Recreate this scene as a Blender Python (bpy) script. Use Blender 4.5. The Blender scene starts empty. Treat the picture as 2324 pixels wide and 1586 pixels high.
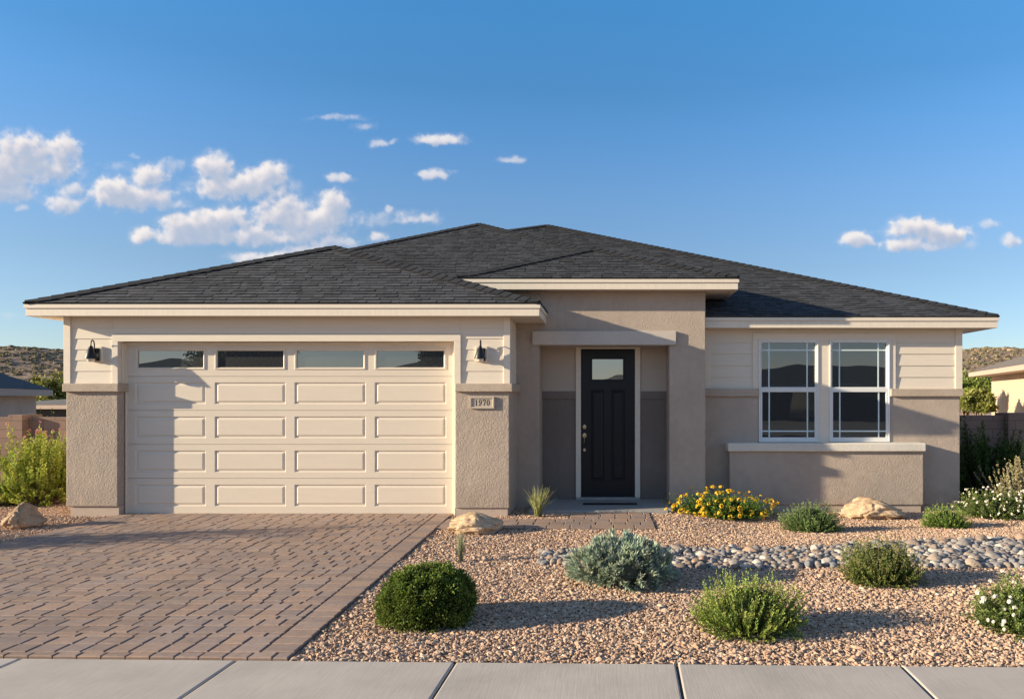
import bpy, bmesh, math, random
import numpy as np
from mathutils import Vector, noise, Matrix

random.seed(11)
RNG = np.random.default_rng(11)
SC = bpy.context.scene
COL = SC.collection
rad = math.radians

# ------------------------------------------------------------------ survey
# The photograph was surveyed in a 2324 px wide frame: vanishing point of the
# street-to-house direction at (1380, 900), focal length 1685 px, eye 1.74 m up.
F, VX, VY, EYE = 1685.0, 1380.0, 900.0, 1.74
def PX(x, y): return (x - VX) * y / F            # metres east at depth y
def PZ(v, y): return EYE + (VY - v) * y / F      # metres up at depth y

GAR, ENT, REC, WNG = 10.87, 11.80, 12.38, 12.255  # depths of the facade planes
SUN_AZ, SUN_EL = rad(76.5), rad(14.6)

def sstep(v, a, b):
    t = min(1, max(0, (v - a) / (b - a)))
    return t * t * (3 - 2 * t)
def zg(x, y):                                     # the lie of the land
    z = -0.12 * sstep(x, 0.9, 2.2) * sstep(y, 8.5, 11.0)
    z -= 2.4 * sstep(y, 14.6, 34.0)
    if abs(x) < 9 and 10 < y < 30: z = min(z, 0)
    return z
def ground_at(x, v):                              # surveyed ground point
    y = EYE * F / (v - VY)
    for _ in range(12):
        X = PX(x, y); y = (EYE - zg(X, y)) * F / (v - VY)
    return PX(x, y), y, zg(PX(x, y), y)
def walk_edge(x): return 4.856 - 0.024 * x        # yard side of the sidewalk

# ------------------------------------------------------------------ materials
def newmat(name):
    m = bpy.data.materials.new(name); m.use_nodes = True
    nt = m.node_tree; nt.nodes.clear()
    out = nt.nodes.new('ShaderNodeOutputMaterial')
    b = nt.nodes.new('ShaderNodeBsdfPrincipled')
    nt.links.new(b.outputs[0], out.inputs[0])
    return m, nt, b, out
def nd(nt, t, **kw):
    n = nt.nodes.new(t)
    for k, v in kw.items(): setattr(n, k, v)
    return n
def coords(nt, scale=(1, 1, 1), rot=(0, 0, 0)):
    tc = nd(nt, 'ShaderNodeTexCoord'); mp = nd(nt, 'ShaderNodeMapping')
    mp.inputs['Scale'].default_value = scale; mp.inputs['Rotation'].default_value = rot
    nt.links.new(tc.outputs['Object'], mp.inputs[0])
    return mp.outputs[0]
def fbm(nt, vec, scale, detail=4, rough=.55, dist=0):
    n = nd(nt, 'ShaderNodeTexNoise')
    n.inputs['Scale'].default_value = scale; n.inputs['Detail'].default_value = detail
    n.inputs['Roughness'].default_value = rough; n.inputs['Distortion'].default_value = dist
    nt.links.new(vec, n.inputs['Vector'])
    return n.outputs[0]
def ramp(nt, fac, stops):
    r = nd(nt, 'ShaderNodeValToRGB'); el = r.color_ramp.elements
    while len(el) < len(stops): el.new(0.5)
    for e, (p, c) in zip(el, stops):
        e.position = p; e.color = (c[0], c[1], c[2], 1) if hasattr(c, '__len__') else (c, c, c, 1)
    nt.links.new(fac, r.inputs[0])
    return r.outputs[0]
def mixc(nt, fac, a, b, mode='MIX'):
    m = nd(nt, 'ShaderNodeMix', data_type='RGBA', blend_type=mode)
    for s, v in ((m.inputs[0], fac), (m.inputs[6], a), (m.inputs[7], b)):
        if hasattr(v, 'is_output') or isinstance(v, bpy.types.NodeSocket): nt.links.new(v, s)
        elif hasattr(v, '__len__'): s.default_value = (v[0], v[1], v[2], 1)
        else: s.default_value = v
    return m.outputs[2]
def bump(nt, b, h, strength, dist, prev=None):
    n = nd(nt, 'ShaderNodeBump'); n.inputs['Strength'].default_value = strength
    n.inputs['Distance'].default_value = dist
    nt.links.new(h, n.inputs['Height'])
    if prev is not None: nt.links.new(prev, n.inputs['Normal'])
    nt.links.new(n.outputs[0], b.inputs['Normal'])
    return n.outputs[0]
def sc(c, k): return tuple(min(1, v * k) for v in c)

def mat_plain(name, c, rough=.6, var=.05, vs=6, metal=0, spec=.4, bmp=None, grain=None):
    m, nt, b, o = newmat(name)
    v = coords(nt)
    if grain: v2 = coords(nt, grain)
    else: v2 = v
    f = fbm(nt, v2, vs, 5)
    nt.links.new(ramp(nt, f, [(.3, sc(c, 1 - var)), (.7, sc(c, 1 + var))]), b.inputs['Base Color'])
    b.inputs['Roughness'].default_value = rough; b.inputs['Metallic'].default_value = metal
    b.inputs['Specular IOR Level'].default_value = spec
    if bmp: bump(nt, b, fbm(nt, v2, bmp[0], 4), bmp[1], bmp[2])
    return m
def mat_stucco(name, c, scale=1.0, strength=.8):
    m, nt, b, o = newmat(name)
    v = coords(nt)
    big = fbm(nt, v, 1.3, 3); mid = fbm(nt, v, 9 * scale, 5, .6)
    col = ramp(nt, big, [(.3, sc(c, .92)), (.7, sc(c, 1.07))])
    col = mixc(nt, .35, col, ramp(nt, mid, [(.3, .86 * .5), (.7, 1.1 * .5)]), 'OVERLAY')
    ge = nd(nt, 'ShaderNodeNewGeometry'); sp = nd(nt, 'ShaderNodeSeparateXYZ'); nt.links.new(ge.outputs['Position'], sp.inputs[0])
    hz = nd(nt, 'ShaderNodeMapRange'); nt.links.new(sp.outputs[2], hz.inputs[0]); hz.inputs[1].default_value = .05; hz.inputs[2].default_value = .55; hz.inputs[3].default_value = .8; hz.inputs[4].default_value = 0
    dn = nd(nt, 'ShaderNodeMath', operation='MULTIPLY'); nt.links.new(hz.outputs[0], dn.inputs[0]); nt.links.new(ramp(nt, fbm(nt, v, 5, 4), [(.3, 0.), (.75, 1.)]), dn.inputs[1])
    col = mixc(nt, dn.outputs[0], col, sc(c, .74))
    st = fbm(nt, coords(nt, (6, 6, .5)), 1.4, 4)
    col = mixc(nt, ramp(nt, st, [(.56, 0.), (.75, .22)]), col, sc(c, .78))
    nt.links.new(col, b.inputs['Base Color'])
    b.inputs['Roughness'].default_value = .92; b.inputs['Specular IOR Level'].default_value = .15
    lace = ramp(nt, fbm(nt, v, 40 * scale, 4, .6, .25), [(.36, 0.0), (.46, .62), (.55, .82), (.8, 1.0)])
    mask = ramp(nt, fbm(nt, v, 3.5, 2), [(.3, .35), (.6, 1.0)])
    n1 = bump(nt, b, mixc(nt, 1.0, lace, mask, 'MULTIPLY'), strength, .0065)
    bump(nt, b, fbm(nt, v, 120 * scale, 3, .6), strength * .45, .003, n1)
    return m
def mat_attr(name, rough=.8, var=.12, vs=30, trans=0.0, spec=.25, bmp=None, stain=None):
    m, nt, b, o = newmat(name)
    a = nd(nt, 'ShaderNodeVertexColor', layer_name='Col')
    col = a.outputs[0]
    if var:
        f = fbm(nt, coords(nt), vs, 4)
        col = mixc(nt, 1.0, col, ramp(nt, f, [(.3, 1 - var), (.7, 1.0)]), 'MULTIPLY')
    if stain:
        col = mixc(nt, 1.0, col, ramp(nt, fbm(nt, coords(nt, stain[1]), stain[0], 5, .6), [(.3, stain[2]), (.62, 1.0)]), 'MULTIPLY')
    nt.links.new(col, b.inputs['Base Color'])
    b.inputs['Roughness'].default_value = rough; b.inputs['Specular IOR Level'].default_value = spec
    if bmp: bump(nt, b, fbm(nt, coords(nt), bmp[0], 4), bmp[1], bmp[2])
    if trans:
        t = nd(nt, 'ShaderNodeBsdfTranslucent'); nt.links.new(col, t.inputs[0])
        mx = nd(nt, 'ShaderNodeMixShader'); mx.inputs[0].default_value = trans
        nt.links.new(b.outputs[0], mx.inputs[1]); nt.links.new(t.outputs[0], mx.inputs[2])
        nt.links.new(mx.outputs[0], o.inputs[0])
    return m
def mat_glass(name, base=(.003, .0035, .004), refl=.18, tint=(.80, .93, 1.0), wav=.0):
    m, nt, b, o = newmat(name)
    b.inputs['Base Color'].default_value = (*base, 1); b.inputs['Roughness'].default_value = .4
    g = nd(nt, 'ShaderNodeBsdfGlossy'); g.inputs['Roughness'].default_value = .0
    g.inputs['Color'].default_value = (*tint, 1)
    fr = nd(nt, 'ShaderNodeFresnel'); fr.inputs['IOR'].default_value = 1.5
    mr = nd(nt, 'ShaderNodeMapRange'); mr.inputs[1].default_value = .04; mr.inputs[2].default_value = 1
    mr.inputs[3].default_value = refl; mr.inputs[4].default_value = 1
    nt.links.new(fr.outputs[0], mr.inputs[0])
    mx = nd(nt, 'ShaderNodeMixShader')
    nt.links.new(mr.outputs[0], mx.inputs[0]); nt.links.new(b.outputs[0], mx.inputs[1])
    nt.links.new(g.outputs[0], mx.inputs[2]); nt.links.new(mx.outputs[0], o.inputs[0])
    bn = nd(nt, 'ShaderNodeBump'); bn.inputs['Strength'].default_value = .25; bn.inputs['Distance'].default_value = wav
    nt.links.new(fbm(nt, coords(nt), 1.6, 1), bn.inputs['Height'])
    nt.links.new(bn.outputs[0], g.inputs['Normal'])
    return m

CREAM = (.76, .665, .55)
TAUPE = (.45, .368, .305)
M = {}
M['siding'] = mat_plain('siding_paint', CREAM, .55, .035, 3, bmp=(60, .12, .002), grain=(1, 12, 12))
M['trim'] = mat_plain('trim_paint', sc(CREAM, 1.04), .5, .03, 4, bmp=(50, .1, .002), grain=(1, 6, 6))
M['fascia'] = mat_plain('fascia_paint', sc(CREAM, 1.06), .5, .045, 5, bmp=(40, .15, .002), grain=(6, 6, 1))
M['soffit'] = mat_plain('soffit_paint', sc(CREAM, .95), .6, .04, 3)
M['door_cream'] = mat_plain('garage_door_paint', (.75, .65, .535), .42, .025, 2, bmp=(160, .08, .001), grain=(1, 8, 8))
M['stucco'] = mat_stucco('stucco_coarse', TAUPE, 1.0, .9)
M['stucco_fine'] = mat_stucco('stucco_fine', (.485, .395, .327), 1.15, .7)
M['stucco_cap'] = mat_stucco('stucco_cap', (.53, .43, .345), 2.0, 1.0)
M['lintel'] = mat_stucco('lintel_stucco', (.60, .53, .465), 2.2, .35)
M['ledge'] = mat_stucco('ledge_stucco', (.74, .68, .60), 1.4, .55)
M['plinth'] = mat_plain('plinth_concrete', (.50, .40, .33), .9, .08, 8, bmp=(70, .2, .004))
M['shingle'] = mat_attr('asphalt_shingle', .9, .30, 55, spec=.2, bmp=(260, .5, .003), stain=(.8, (1, .5, 1), .82))
M['roofbase'] = mat_plain('roof_underlay', (.03, .03, .032), .95)
M['recess_shade_stucco'] = mat_stucco('recess_shade_stucco', (.225, .185, .16), 1.2, .5)  # taupe stucco darkened, porch recess shade put into the colour
M['recess_shade_siding'] = mat_plain('recess_siding_shade_tone', (.52, .43, .345), .6, .035, 3)  # cream siding toned down in its colour to deepen the recess shade
M['black'] = mat_plain('black_paint', (.008, .009, .013), .38, .1, 5, spec=.35)
M['lampmetal'] = mat_plain('lamp_black_metal', (.018, .019, .023), .42, .1, 20, metal=.3, spec=.5)
M['brass'] = mat_plain('aged_brass', (.52, .40, .25), .33, .2, 60, metal=1)
M['vinyl'] = mat_plain('white_vinyl', (.78, .77, .75), .35, .02, 4)
M['muntin'] = mat_plain('muntin_vinyl', (.68, .78, .80), .35, .02, 4)
M['glass'] = mat_glass('window_glass', wav=.006)
M['doorglass'] = mat_glass('door_lite_glass', refl=.36, wav=.008)
M['garglass'] = mat_glass('garage_glass', (.010, .011, .013), .21, wav=.003)
M['rubber'] = mat_plain('rubber_mat', (.012, .012, .014), .8, .2, 60, bmp=(200, .4, .004))
M['concrete'] = mat_plain('porch_concrete', (.36, .34, .32), .85, .08, 7, bmp=(90, .2, .003))
M['plaque'] = mat_plain('plaque_stone', (.50, .42, .34), .8, .06, 25, bmp=(120, .2, .002))
M['digits'] = mat_plain('digit_black', (.008, .008, .008), .6)
M['bulb'] = mat_plain('frosted_glass', (.75, .68, .58), .2, .02, 5)
M['leaf'] = mat_attr('leaves', .62, .0, trans=.22, spec=.2)
M['petal'] = mat_attr('petals', .7, .0, trans=.2, spec=.15)
M['wood'] = mat_plain('woody_stem', (.22, .15, .10), .9, .25, 40)
M['block'] = None

# ------------------------------------------------------------------ objects
ORG = {}
def tag(o, label=None, cat=None, group=None, kind=None):
    for k, v in (('label', label), ('category', cat), ('group', group), ('kind', kind)):
        if v: o[k] = v
    return o
def thing(name, loc, label, cat, group=None):
    o = bpy.data.objects.new(name, None); COL.objects.link(o)
    o.location = loc; o.empty_display_size = .2
    ORG[o.name] = Vector(loc)
    return tag(o, label, cat, group)
def link(name, me, mat, parent=None, loc=None):
    o = bpy.data.objects.new(name, me); COL.objects.link(o)
    if mat is not None and not me.materials: me.materials.append(mat)
    if parent is not None:
        o.parent = parent; ORG[o.name] = ORG[parent.name]
    else:
        ORG[o.name] = Vector(loc or (0, 0, 0)); o.location = ORG[o.name]
    return o
def org(parent, loc=None): return ORG[parent.name] if parent is not None else Vector(loc or (0, 0, 0))

class MB:
    """collects polygons (world coordinates) for ONE mesh object"""
    def __init__(s): s.v = []; s.f = []; s.c = []
    def poly(s, pts, col=None):
        n = len(s.v); s.v += [tuple(p) for p in pts]
        s.f.append(tuple(range(n, n + len(pts)))); s.c.append(col)
    def box(s, x0, x1, y0, y1, z0, z1, col=None):
        n = len(s.v)
        s.v += [(x0, y0, z0), (x1, y0, z0), (x1, y1, z0), (x0, y1, z0), (x0, y0, z1), (x1, y0, z1), (x1, y1, z1), (x0, y1, z1)]
        for q in ((0, 3, 2, 1), (4, 5, 6, 7), (0, 1, 5, 4), (1, 2, 6, 5), (2, 3, 7, 6), (3, 0, 4, 7)):
            s.f.append(tuple(n + i for i in q)); s.c.append(col)
    def obox(s, c, ax, hx, hy, hz, col=None):
        """box with centre c, horizontal axis angle ax"""
        ca, sa = math.cos(ax), math.sin(ax); n = len(s.v)
        for z in (-hz, hz):
            for x, y in ((-hx, -hy), (hx, -hy), (hx, hy), (-hx, hy)):
                s.v.append((c[0] + x * ca - y * sa, c[1] + x * sa + y * ca, c[2] + z))
        for q in ((0, 3, 2, 1), (4, 5, 6, 7), (0, 1, 5, 4), (1, 2, 6, 5), (2, 3, 7, 6), (3, 0, 4, 7)):
            s.f.append(tuple(n + i for i in q)); s.c.append(col)
    def tube(s, pts, r, seg=8, r1=None):
        pts = [Vector(p) for p in pts]; n0 = len(s.v); N = len(pts)
        for i, p in enumerate(pts):
            t = (pts[min(i + 1, N - 1)] - pts[max(i - 1, 0)]).normalized()
            a = t.cross(Vector((0.31, 0.17, .93)));
            if a.length < .05: a = t.cross(Vector((1, 0, 0)))
            a.normalize(); b = t.cross(a)
            rr = r if r1 is None else r + (r1 - r) * i / (N - 1)
            for k in range(seg):
                q = 2 * math.pi * k / seg
                s.v.append(tuple(p + a * (rr * math.cos(q)) + b * (rr * math.sin(q))))
        for i in range(N - 1):
            for k in range(seg):
                k2 = (k + 1) % seg
                s.f.append((n0 + i * seg + k, n0 + i * seg + k2, n0 + (i + 1) * seg + k2, n0 + (i + 1) * seg + k)); s.c.append(None)
        s.f.append(tuple(n0 + k for k in reversed(range(seg)))); s.c.append(None)
        s.f.append(tuple(n0 + (N - 1) * seg + k for k in range(seg))); s.c.append(None)
    def lathe(s, c, prof, seg=24):
        """profile of (radius, z) turned about the vertical through c"""
        n0 = len(s.v)
        for r, z in prof:
            for k in range(seg):
                q = 2 * math.pi * k / seg
                s.v.append((c[0] + r * math.cos(q), c[1] + r * math.sin(q), c[2] + z))
        for i in range(len(prof) - 1):
            for k in range(seg):
                k2 = (k + 1) % seg
                s.f.append((n0 + i * seg + k, n0 + i * seg + k2, n0 + (i + 1) * seg + k2, n0 + (i + 1) * seg + k)); s.c.append(None)
    def build(s, name, mat, parent=None, loc=None, bevel=0, smooth=False, seg=2):
        O = org(parent, loc)
        me = bpy.data.meshes.new(name)
        me.from_pydata([(x - O.x, y - O.y, z - O.z) for x, y, z in s.v], [], s.f)
        if any(c is not None for c in s.c):
            at = me.color_attributes.new('Col', 'FLOAT_COLOR', 'CORNER')
            d = []
            for f, c in zip(s.f, s.c):
                c = c or (.5, .5, .5)
                d += [c[0], c[1], c[2], 1] * len(f)
            at.data.foreach_set('color', d)
        bm = bmesh.new(); bm.from_mesh(me)
        if bevel: bmesh.ops.remove_doubles(bm, verts=bm.verts, dist=1e-5)
        bm.to_mesh(me); bm.free()
        if smooth: me.polygons.foreach_set('use_smooth', [True] * len(me.polygons))
        o = link(name, me, mat, parent, loc)
        if bevel:
            b = o.modifiers.new('edge', 'BEVEL'); b.width = bevel; b.segments = seg
            b.limit_method = 'ANGLE'; b.angle_limit = rad(40)
        return o

def mesh_np(name, V, Fc, C=None, smooth=False):
    """fast mesh from arrays: V (n,3), Fc (m,k), C (n,3) per-vertex colour"""
    me = bpy.data.meshes.new(name); V = np.asarray(V, 'f4'); Fc = np.asarray(Fc, 'i4')
    m, k = Fc.shape
    me.vertices.add(len(V)); me.vertices.foreach_set('co', V.ravel())
    me.loops.add(m * k); me.loops.foreach_set('vertex_index', Fc.ravel())
    me.polygons.add(m); me.polygons.foreach_set('loop_start', np.arange(0, m * k, k, dtype='i4'))
    me.polygons.foreach_set('use_smooth', np.full(m, smooth))
    me.update(calc_edges=True)
    if C is not None:
        at = me.color_attributes.new('Col', 'FLOAT_COLOR', 'POINT')
        at.data.foreach_set('color', np.concatenate([np.asarray(C, 'f4'), np.ones((len(V), 1), 'f4')], 1).ravel())
    me.validate()
    return me
def cubesphere(n):
    V = []; Fq = []
    for ax in range(3):
        for s in (-1, 1):
            b = len(V)
            for i in range(n + 1):
                for j in range(n + 1):
                    p = [0, 0, 0]; p[ax] = s
                    p[(ax + 1) % 3] = math.tan((i / n * 2 - 1) * math.pi / 4); p[(ax + 2) % 3] = math.tan((j / n * 2 - 1) * math.pi / 4)
                    V.append(p)
            for i in range(n):
                for j in range(n):
                    q = [b + i * (n + 1) + j, b + (i + 1) * (n + 1) + j, b + (i + 1) * (n + 1) + j + 1, b + i * (n + 1) + j + 1]
                    Fq.append(q if s > 0 else q[::-1])
    V = np.array(V, float); V /= np.linalg.norm(V, axis=1)[:, None]
    return V, np.array(Fq)
def weld(me, d=1e-4):
    bm = bmesh.new(); bm.from_mesh(me); bmesh.ops.remove_doubles(bm, verts=bm.verts, dist=d); bm.to_mesh(me); bm.free()
# ------------------------------------------------------------------ house helpers
def siding(mb, x0, x1, zs, y, lap=.013):
    """lap boards between the heights zs (descending); every board leans out at its foot"""
    for a, b in zip(zs[:-1], zs[1:]):
        yt, yb = y - .004, y - lap
        b2 = b - .001
        mb.poly([(x0, yb, b2), (x1, yb, b2), (x1, yt, a), (x0, yt, a)])
        mb.poly([(x0, y + .02, b2), (x1, y + .02, b2), (x1, yb, b2), (x0, yb, b2)])
        mb.poly([(x0, y + .02, b2), (x0, yb, b2), (x0, yt, a), (x0, y + .02, a)])
        mb.poly([(x1, yb, b2), (x1, y + .02, b2), (x1, y + .02, a), (x1, yt, a)])
def panelled(mb, x0, x1, z0, z1, y, holes, prof, depth=.03, fill=True):
    """a slab face at depth y with moulded panels; prof is a list of (inset, sink)"""
    xs = sorted({x0, x1, *[h[0] for h in holes], *[h[1] for h in holes]})
    zs = sorted({z0, z1, *[h[2] for h in holes], *[h[3] for h in holes]})
    for xa, xb in zip(xs[:-1], xs[1:]):
        for za, zb in zip(zs[:-1], zs[1:]):
            cx, cz = (xa + xb) / 2, (za + zb) / 2
            if any(h[0] < cx < h[1] and h[2] < cz < h[3] for h in holes): continue
            mb.poly([(xa, y, za), (xb, y, za), (xb, y, zb), (xa, y, zb)])
    for h in holes:
        pi, ps = 0, 0
        for i, s in prof:
            A = [(h[0] + pi, y + ps, h[2] + pi), (h[1] - pi, y + ps, h[2] + pi), (h[1] - pi, y + ps, h[3] - pi), (h[0] + pi, y + ps, h[3] - pi)]
            B = [(h[0] + i, y + s, h[2] + i), (h[1] - i, y + s, h[2] + i), (h[1] - i, y + s, h[3] - i), (h[0] + i, y + s, h[3] - i)]
            for k in range(4):
                mb.poly([A[k], A[(k + 1) % 4], B[(k + 1) % 4], B[k]])
            pi, ps = i, s
        if fill: mb.poly(B)
    for a, b in (((x0, z0), (x1, z0)), ((x1, z0), (x1, z1)), ((x1, z1), (x0, z1)), ((x0, z1), (x0, z0))):
        mb.poly([(a[0], y + depth, a[1]), (b[0], y + depth, b[1]), (b[0], y, b[1]), (a[0], y, a[1])])

def clip2(poly, clip):
    """Sutherland-Hodgman, convex counter-clockwise clip polygon"""
    out = poly
    for i in range(len(clip)):
        a, b = clip[i], clip[(i + 1) % len(clip)]
        inp, out = out, []
        if not inp: break
        def side(p): return (b[0] - a[0]) * (p[1] - a[1]) - (b[1] - a[1]) * (p[0] - a[0])
        for j in range(len(inp)):
            p, q = inp[j], inp[(j + 1) % len(inp)]
            sp, sq = side(p), side(q)
            if sp >= 0: out.append(p)
            if (sp >= 0) != (sq >= 0):
                t = sp / (sp - sq); out.append((p[0] + (q[0] - p[0]) * t, p[1] + (q[1] - p[1]) * t))
    return out
def shingles(mb, pts, seed=0, ex=.105):
    """lay laminated shingle tabs on a convex roof face; pts[0]->pts[1] is the eave"""
    R = random.Random(seed)
    P = [Vector(p) for p in pts]
    u = (P[1] - P[0]).normalized(); n = u.cross(P[2] - P[0]).normalized()
    if n.z < 0: n = -n
    v = n.cross(u)
    if v.z < 0: v = -v
    uv = [((p - P[0]).dot(u), (p - P[0]).dot(v)) for p in P]
    ar = sum(uv[i][0] * uv[(i + 1) % len(uv)][1] - uv[(i + 1) % len(uv)][0] * uv[i][1] for i in range(len(uv)))
    if ar < 0: uv = uv[::-1]
    u0, u1 = min(p[0] for p in uv), max(p[0] for p in uv)
    v0, v1 = min(p[1] for p in uv), max(p[1] for p in uv)
    row = v0 - .004
    while row < v1:
        x = u0 - R.random() * .3; hb = .011
        while x < u1:
            w = R.choice((.09, .115, .14, .17, .22)) + R.uniform(-.012, .012)
            up = R.random() < .5
            t0 = hb + (.007 if up else 0) + R.uniform(0, .0015)
            q = clip2([(x, row), (x + w - .0045, row), (x + w - .0045, row + ex), (x, row + ex)], uv)
            if len(q) > 2:
                g = R.uniform(.072, .125) * (1.08 if up else .92)
                c = (g * .96, g * .98, g * 1.10)
                def pt(p, k=1):
                    f = (p[1] - row) / ex
                    h = t0 * (1 - f) + .0035 * f + .010
                    return P[0] + u * p[0] + v * p[1] + n * (h * k)
                top = [pt(p) for p in q]
                mb.poly(top, c)
                dk = (g * .45, g * .45, g * .47)
                for i in range(len(q)):
                    a, b = q[i], q[(i + 1) % len(q)]
                    mb.poly([pt(a, 0), pt(b, 0), pt(b), pt(a)], dk)
            x += w
        row += ex
def hipcaps(mb, a, b, n1, n2, seed=0, L=.26):
    """overlapping cap shingles folded over the hip from a (low) up to b"""
    R = random.Random(seed); a = Vector(a); b = Vector(b); d = (b - a); ln = d.length; d.normalize()
    n1 = Vector(n1).normalized(); n2 = Vector(n2).normalized(); up = (n1 + n2).normalized()
    s1 = n1.cross(d).normalized(); s2 = n2.cross(d).normalized()
    if s1.dot(n2) > 0: s1 = -s1
    if s2.dot(n1) > 0: s2 = -s2
    s = 0.03
    while s < ln:
        e = min(ln, s + L); W = min(.14, .015 + .55 * s); Wb = min(.14, .015 + .55 * e)
        g = R.uniform(.036, .058); c = (g * .96, g * .98, g * 1.10)
        lo, hi = .048, .034
        p0 = a + d * s; p1 = a + d * e
        c0, c1 = p0 + up * lo, p1 + up * hi
        for sd, nn in ((s1, n1), (s2, n2)):
            e0, e1 = p0 + sd * W + nn * (lo - .006), p1 + sd * Wb + nn * (hi - .004)
            mb.poly([c0, c1, e1, e0], c)
            mb.poly([p0, c0, e0, p0 + sd * W], sc(c, .5))
            mb.poly([p0 + sd * W, e0, e1, p1 + sd * Wb], sc(c, .45))
        s += L * .62
def pnorm(p):
    n = (Vector(p[1]) - Vector(p[0])).cross(Vector(p[2]) - Vector(p[0])).normalized()
    return n if n.z > 0 else -n

HOUSE = thing('house', (-1.0, 12.0, 0), 'single storey taupe stucco and cream siding house with dark shingle roof and two car garage', 'house')

# ---- roofs ---------------------------------------------------------------
def roof(faces, hips, seed):
    base = MB(); sh = MB()
    for i, f in enumerate(faces):
        base.poly(f)
        if f[-1] != 'hidden': shingles(sh, f, seed + i)
    o = sh.build('roof', M['shingle'], HOUSE)
    base.build('roof_deck', M['roofbase'], o)
    cp = MB()
    for i, (a, b, f1, f2) in enumerate(hips): hipcaps(cp, a, b, pnorm(f1), pnorm(f2), seed + 50 + i)
    if hips: cp.build('ridge_cap', M['shingle'], o)
    return o

zgf_t, zgf_b = PZ(690, 10.61), PZ(717, 10.61)          # garage fascia top, foot
gx0, gx1 = PX(58, 10.61), PX(1224, 10.61)
gP = (-4.647, 12.63, 4.273)
e = .02
gl, gr = (gx0 - e, 10.61 - e, zgf_t), (gx1 + e, 10.61 - e, zgf_t)
gf_front = [gl, gr, gP]
gB = (-4.647, 15.5, 4.273)
gf_left = [(gx0 - e, 15.5, zgf_t), gl, gP, gB]
gf_right = [gr, (gx1 + e, 15.5, zgf_t), gB, gP]
roof([gf_front, gf_left, gf_right], [(gl, gP, gf_front, gf_left), (gr, gP, gf_front, gf_right), (gP, gB, gf_left, gf_right)], 100)

efy = 11.525
zef_t, zef_b = PZ(633, efy), PZ(657, efy)
ex0, ex1 = -2.36, PX(1675, efy)
eP = (PX(1345, 13.2), 13.2, PZ(567, 13.2)); eB = (eP[0], 15.5, eP[2])
el, er = (ex0 - e, efy - e, zef_t), (ex1 + e, efy - e, zef_t)
ef_front = [el, er, eP]
ef_left = [(ex0 - e, 15.5, zef_t), el, eP, eB]
ef_right = [er, (ex1 + e, 15.5, zef_t), eB, eP]
roof([ef_front, ef_left, ef_right], [(el, eP, ef_front, ef_left), (er, eP, ef_front, ef_right), (eP, eB, ef_left, ef_right)], 200)

wfy = 11.98
zwf_t, zwf_b = PZ(720, wfy), PZ(744, wfy)
wx1 = PX(2264, wfy)
wP = (PX(1242, 18.66), 18.66, PZ(513, 18.66)); wL = (-2.95, 17.75, 5.617); wBk = (wP[0], 27, wP[2])
wr = (wx1 + e, wfy - e, zwf_t)
wf_f1 = [(wP[0], wfy - e, zwf_t), wr, wP]
wf_f2 = [(-2.95, wfy - e, zwf_t), (wP[0], wfy - e, zwf_t), wP, wL]
wf_right = [wr, (wx1 + e, 27, zwf_t), wBk, wP]
wf_fb = [(wP[0], 26, 4.0), (wL[0], 26, 4.0), wL, wP]
roof([wf_f1, wf_f2, wf_right, wf_fb], [(wr, wP, wf_f1, wf_right), (wL, wP, wf_f2, wf_fb)], 300)

aP = (PX(1088, 16.5), 16.5, PZ(510, 16.5)); aB = (aP[0], 21, aP[2])
ka = (aP[2] - 3.06) / 5.3
def az(y): return 3.06 + ka * (y - 11.2)
aL = (-8.31, 11.2, 3.06)
tR = (12.4 - 16.5) / (11.2 - 16.5); aR = (aP[0] + 6.06 * tR, 12.4, az(12.4))
af_front = [aL, (-2.6, 11.2, 3.06), (-1.6, 12.4, az(12.4)), aR, aP]
af_left = [(-8.31, 21, 3.06), aL, aP, aB]
af_right = [aR, (aR[0] + 1.6, 21, az(12.4) - .6), aB, aP]
roof([af_front, af_left, af_right], [(aL, aP, af_front, af_left), (aR, aP, af_front, af_right)], 400)

# ---- eaves ---------------------------------------------------------------
def eave(x0, x1, y0, y1, zb, zt, left=True, right=True):
    st = .57; mid = zb + (zt - zb) * (1 - .36)
    lo = MB(); 
    lo.box(x0, x1, y0, y0 + .03, zb, mid)
    if left: lo.box(x0, x0 + .03, y0 + .03, y1, zb, mid)
    if right: lo.box(x1 - .03, x1, y0 + .03, y1, zb, mid)
    lo.build('fascia', M['fascia'], HOUSE, bevel=.003, seg=1)
    up = MB(); p = .016
    up.box(x0 - p, x1 + p, y0 - p, y0 + .03, mid, zt - .003)
    if left: up.box(x0 - p, x0 + .03, y0 + .03, y1, mid, zt - .003)
    if right: up.box(x1 - .03, x1 + p, y0 + .03, y1, mid, zt - .003)
    up.build('eave_trim', M['trim'], HOUSE, bevel=.003, seg=1)
    so = MB(); so.box(x0 + (.03 if left else 0), x1 - (.03 if right else 0), y0 + .03, y1, zb + .012, zb + .03)
    so.build('soffit', M['soffit'], HOUSE)
eave(gx0, gx1, 10.61, 15.4, zgf_b, zgf_t)
eave(ex0, ex1, efy, 15.4, zef_b, zef_t)
eave(PX(1600, wfy), wx1, wfy, 26.9, zwf_b, zwf_t, left=False)

# ---- garage wing ---------------------------------------------------------
gp = GAR - .03                       # front of the stucco piers
gxl, gxr = PX(147, GAR), PX(1158, GAR)
dxl, dxr = PX(270.4, GAR), PX(1031.5, GAR)       # door opening
dzt = PZ(775, GAR)
capt, capb = PZ(870, gp), PZ(889, gp)
GD = 11.015                            # garage door face
zs_top = zgf_b + .015
wall = MB()
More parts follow.
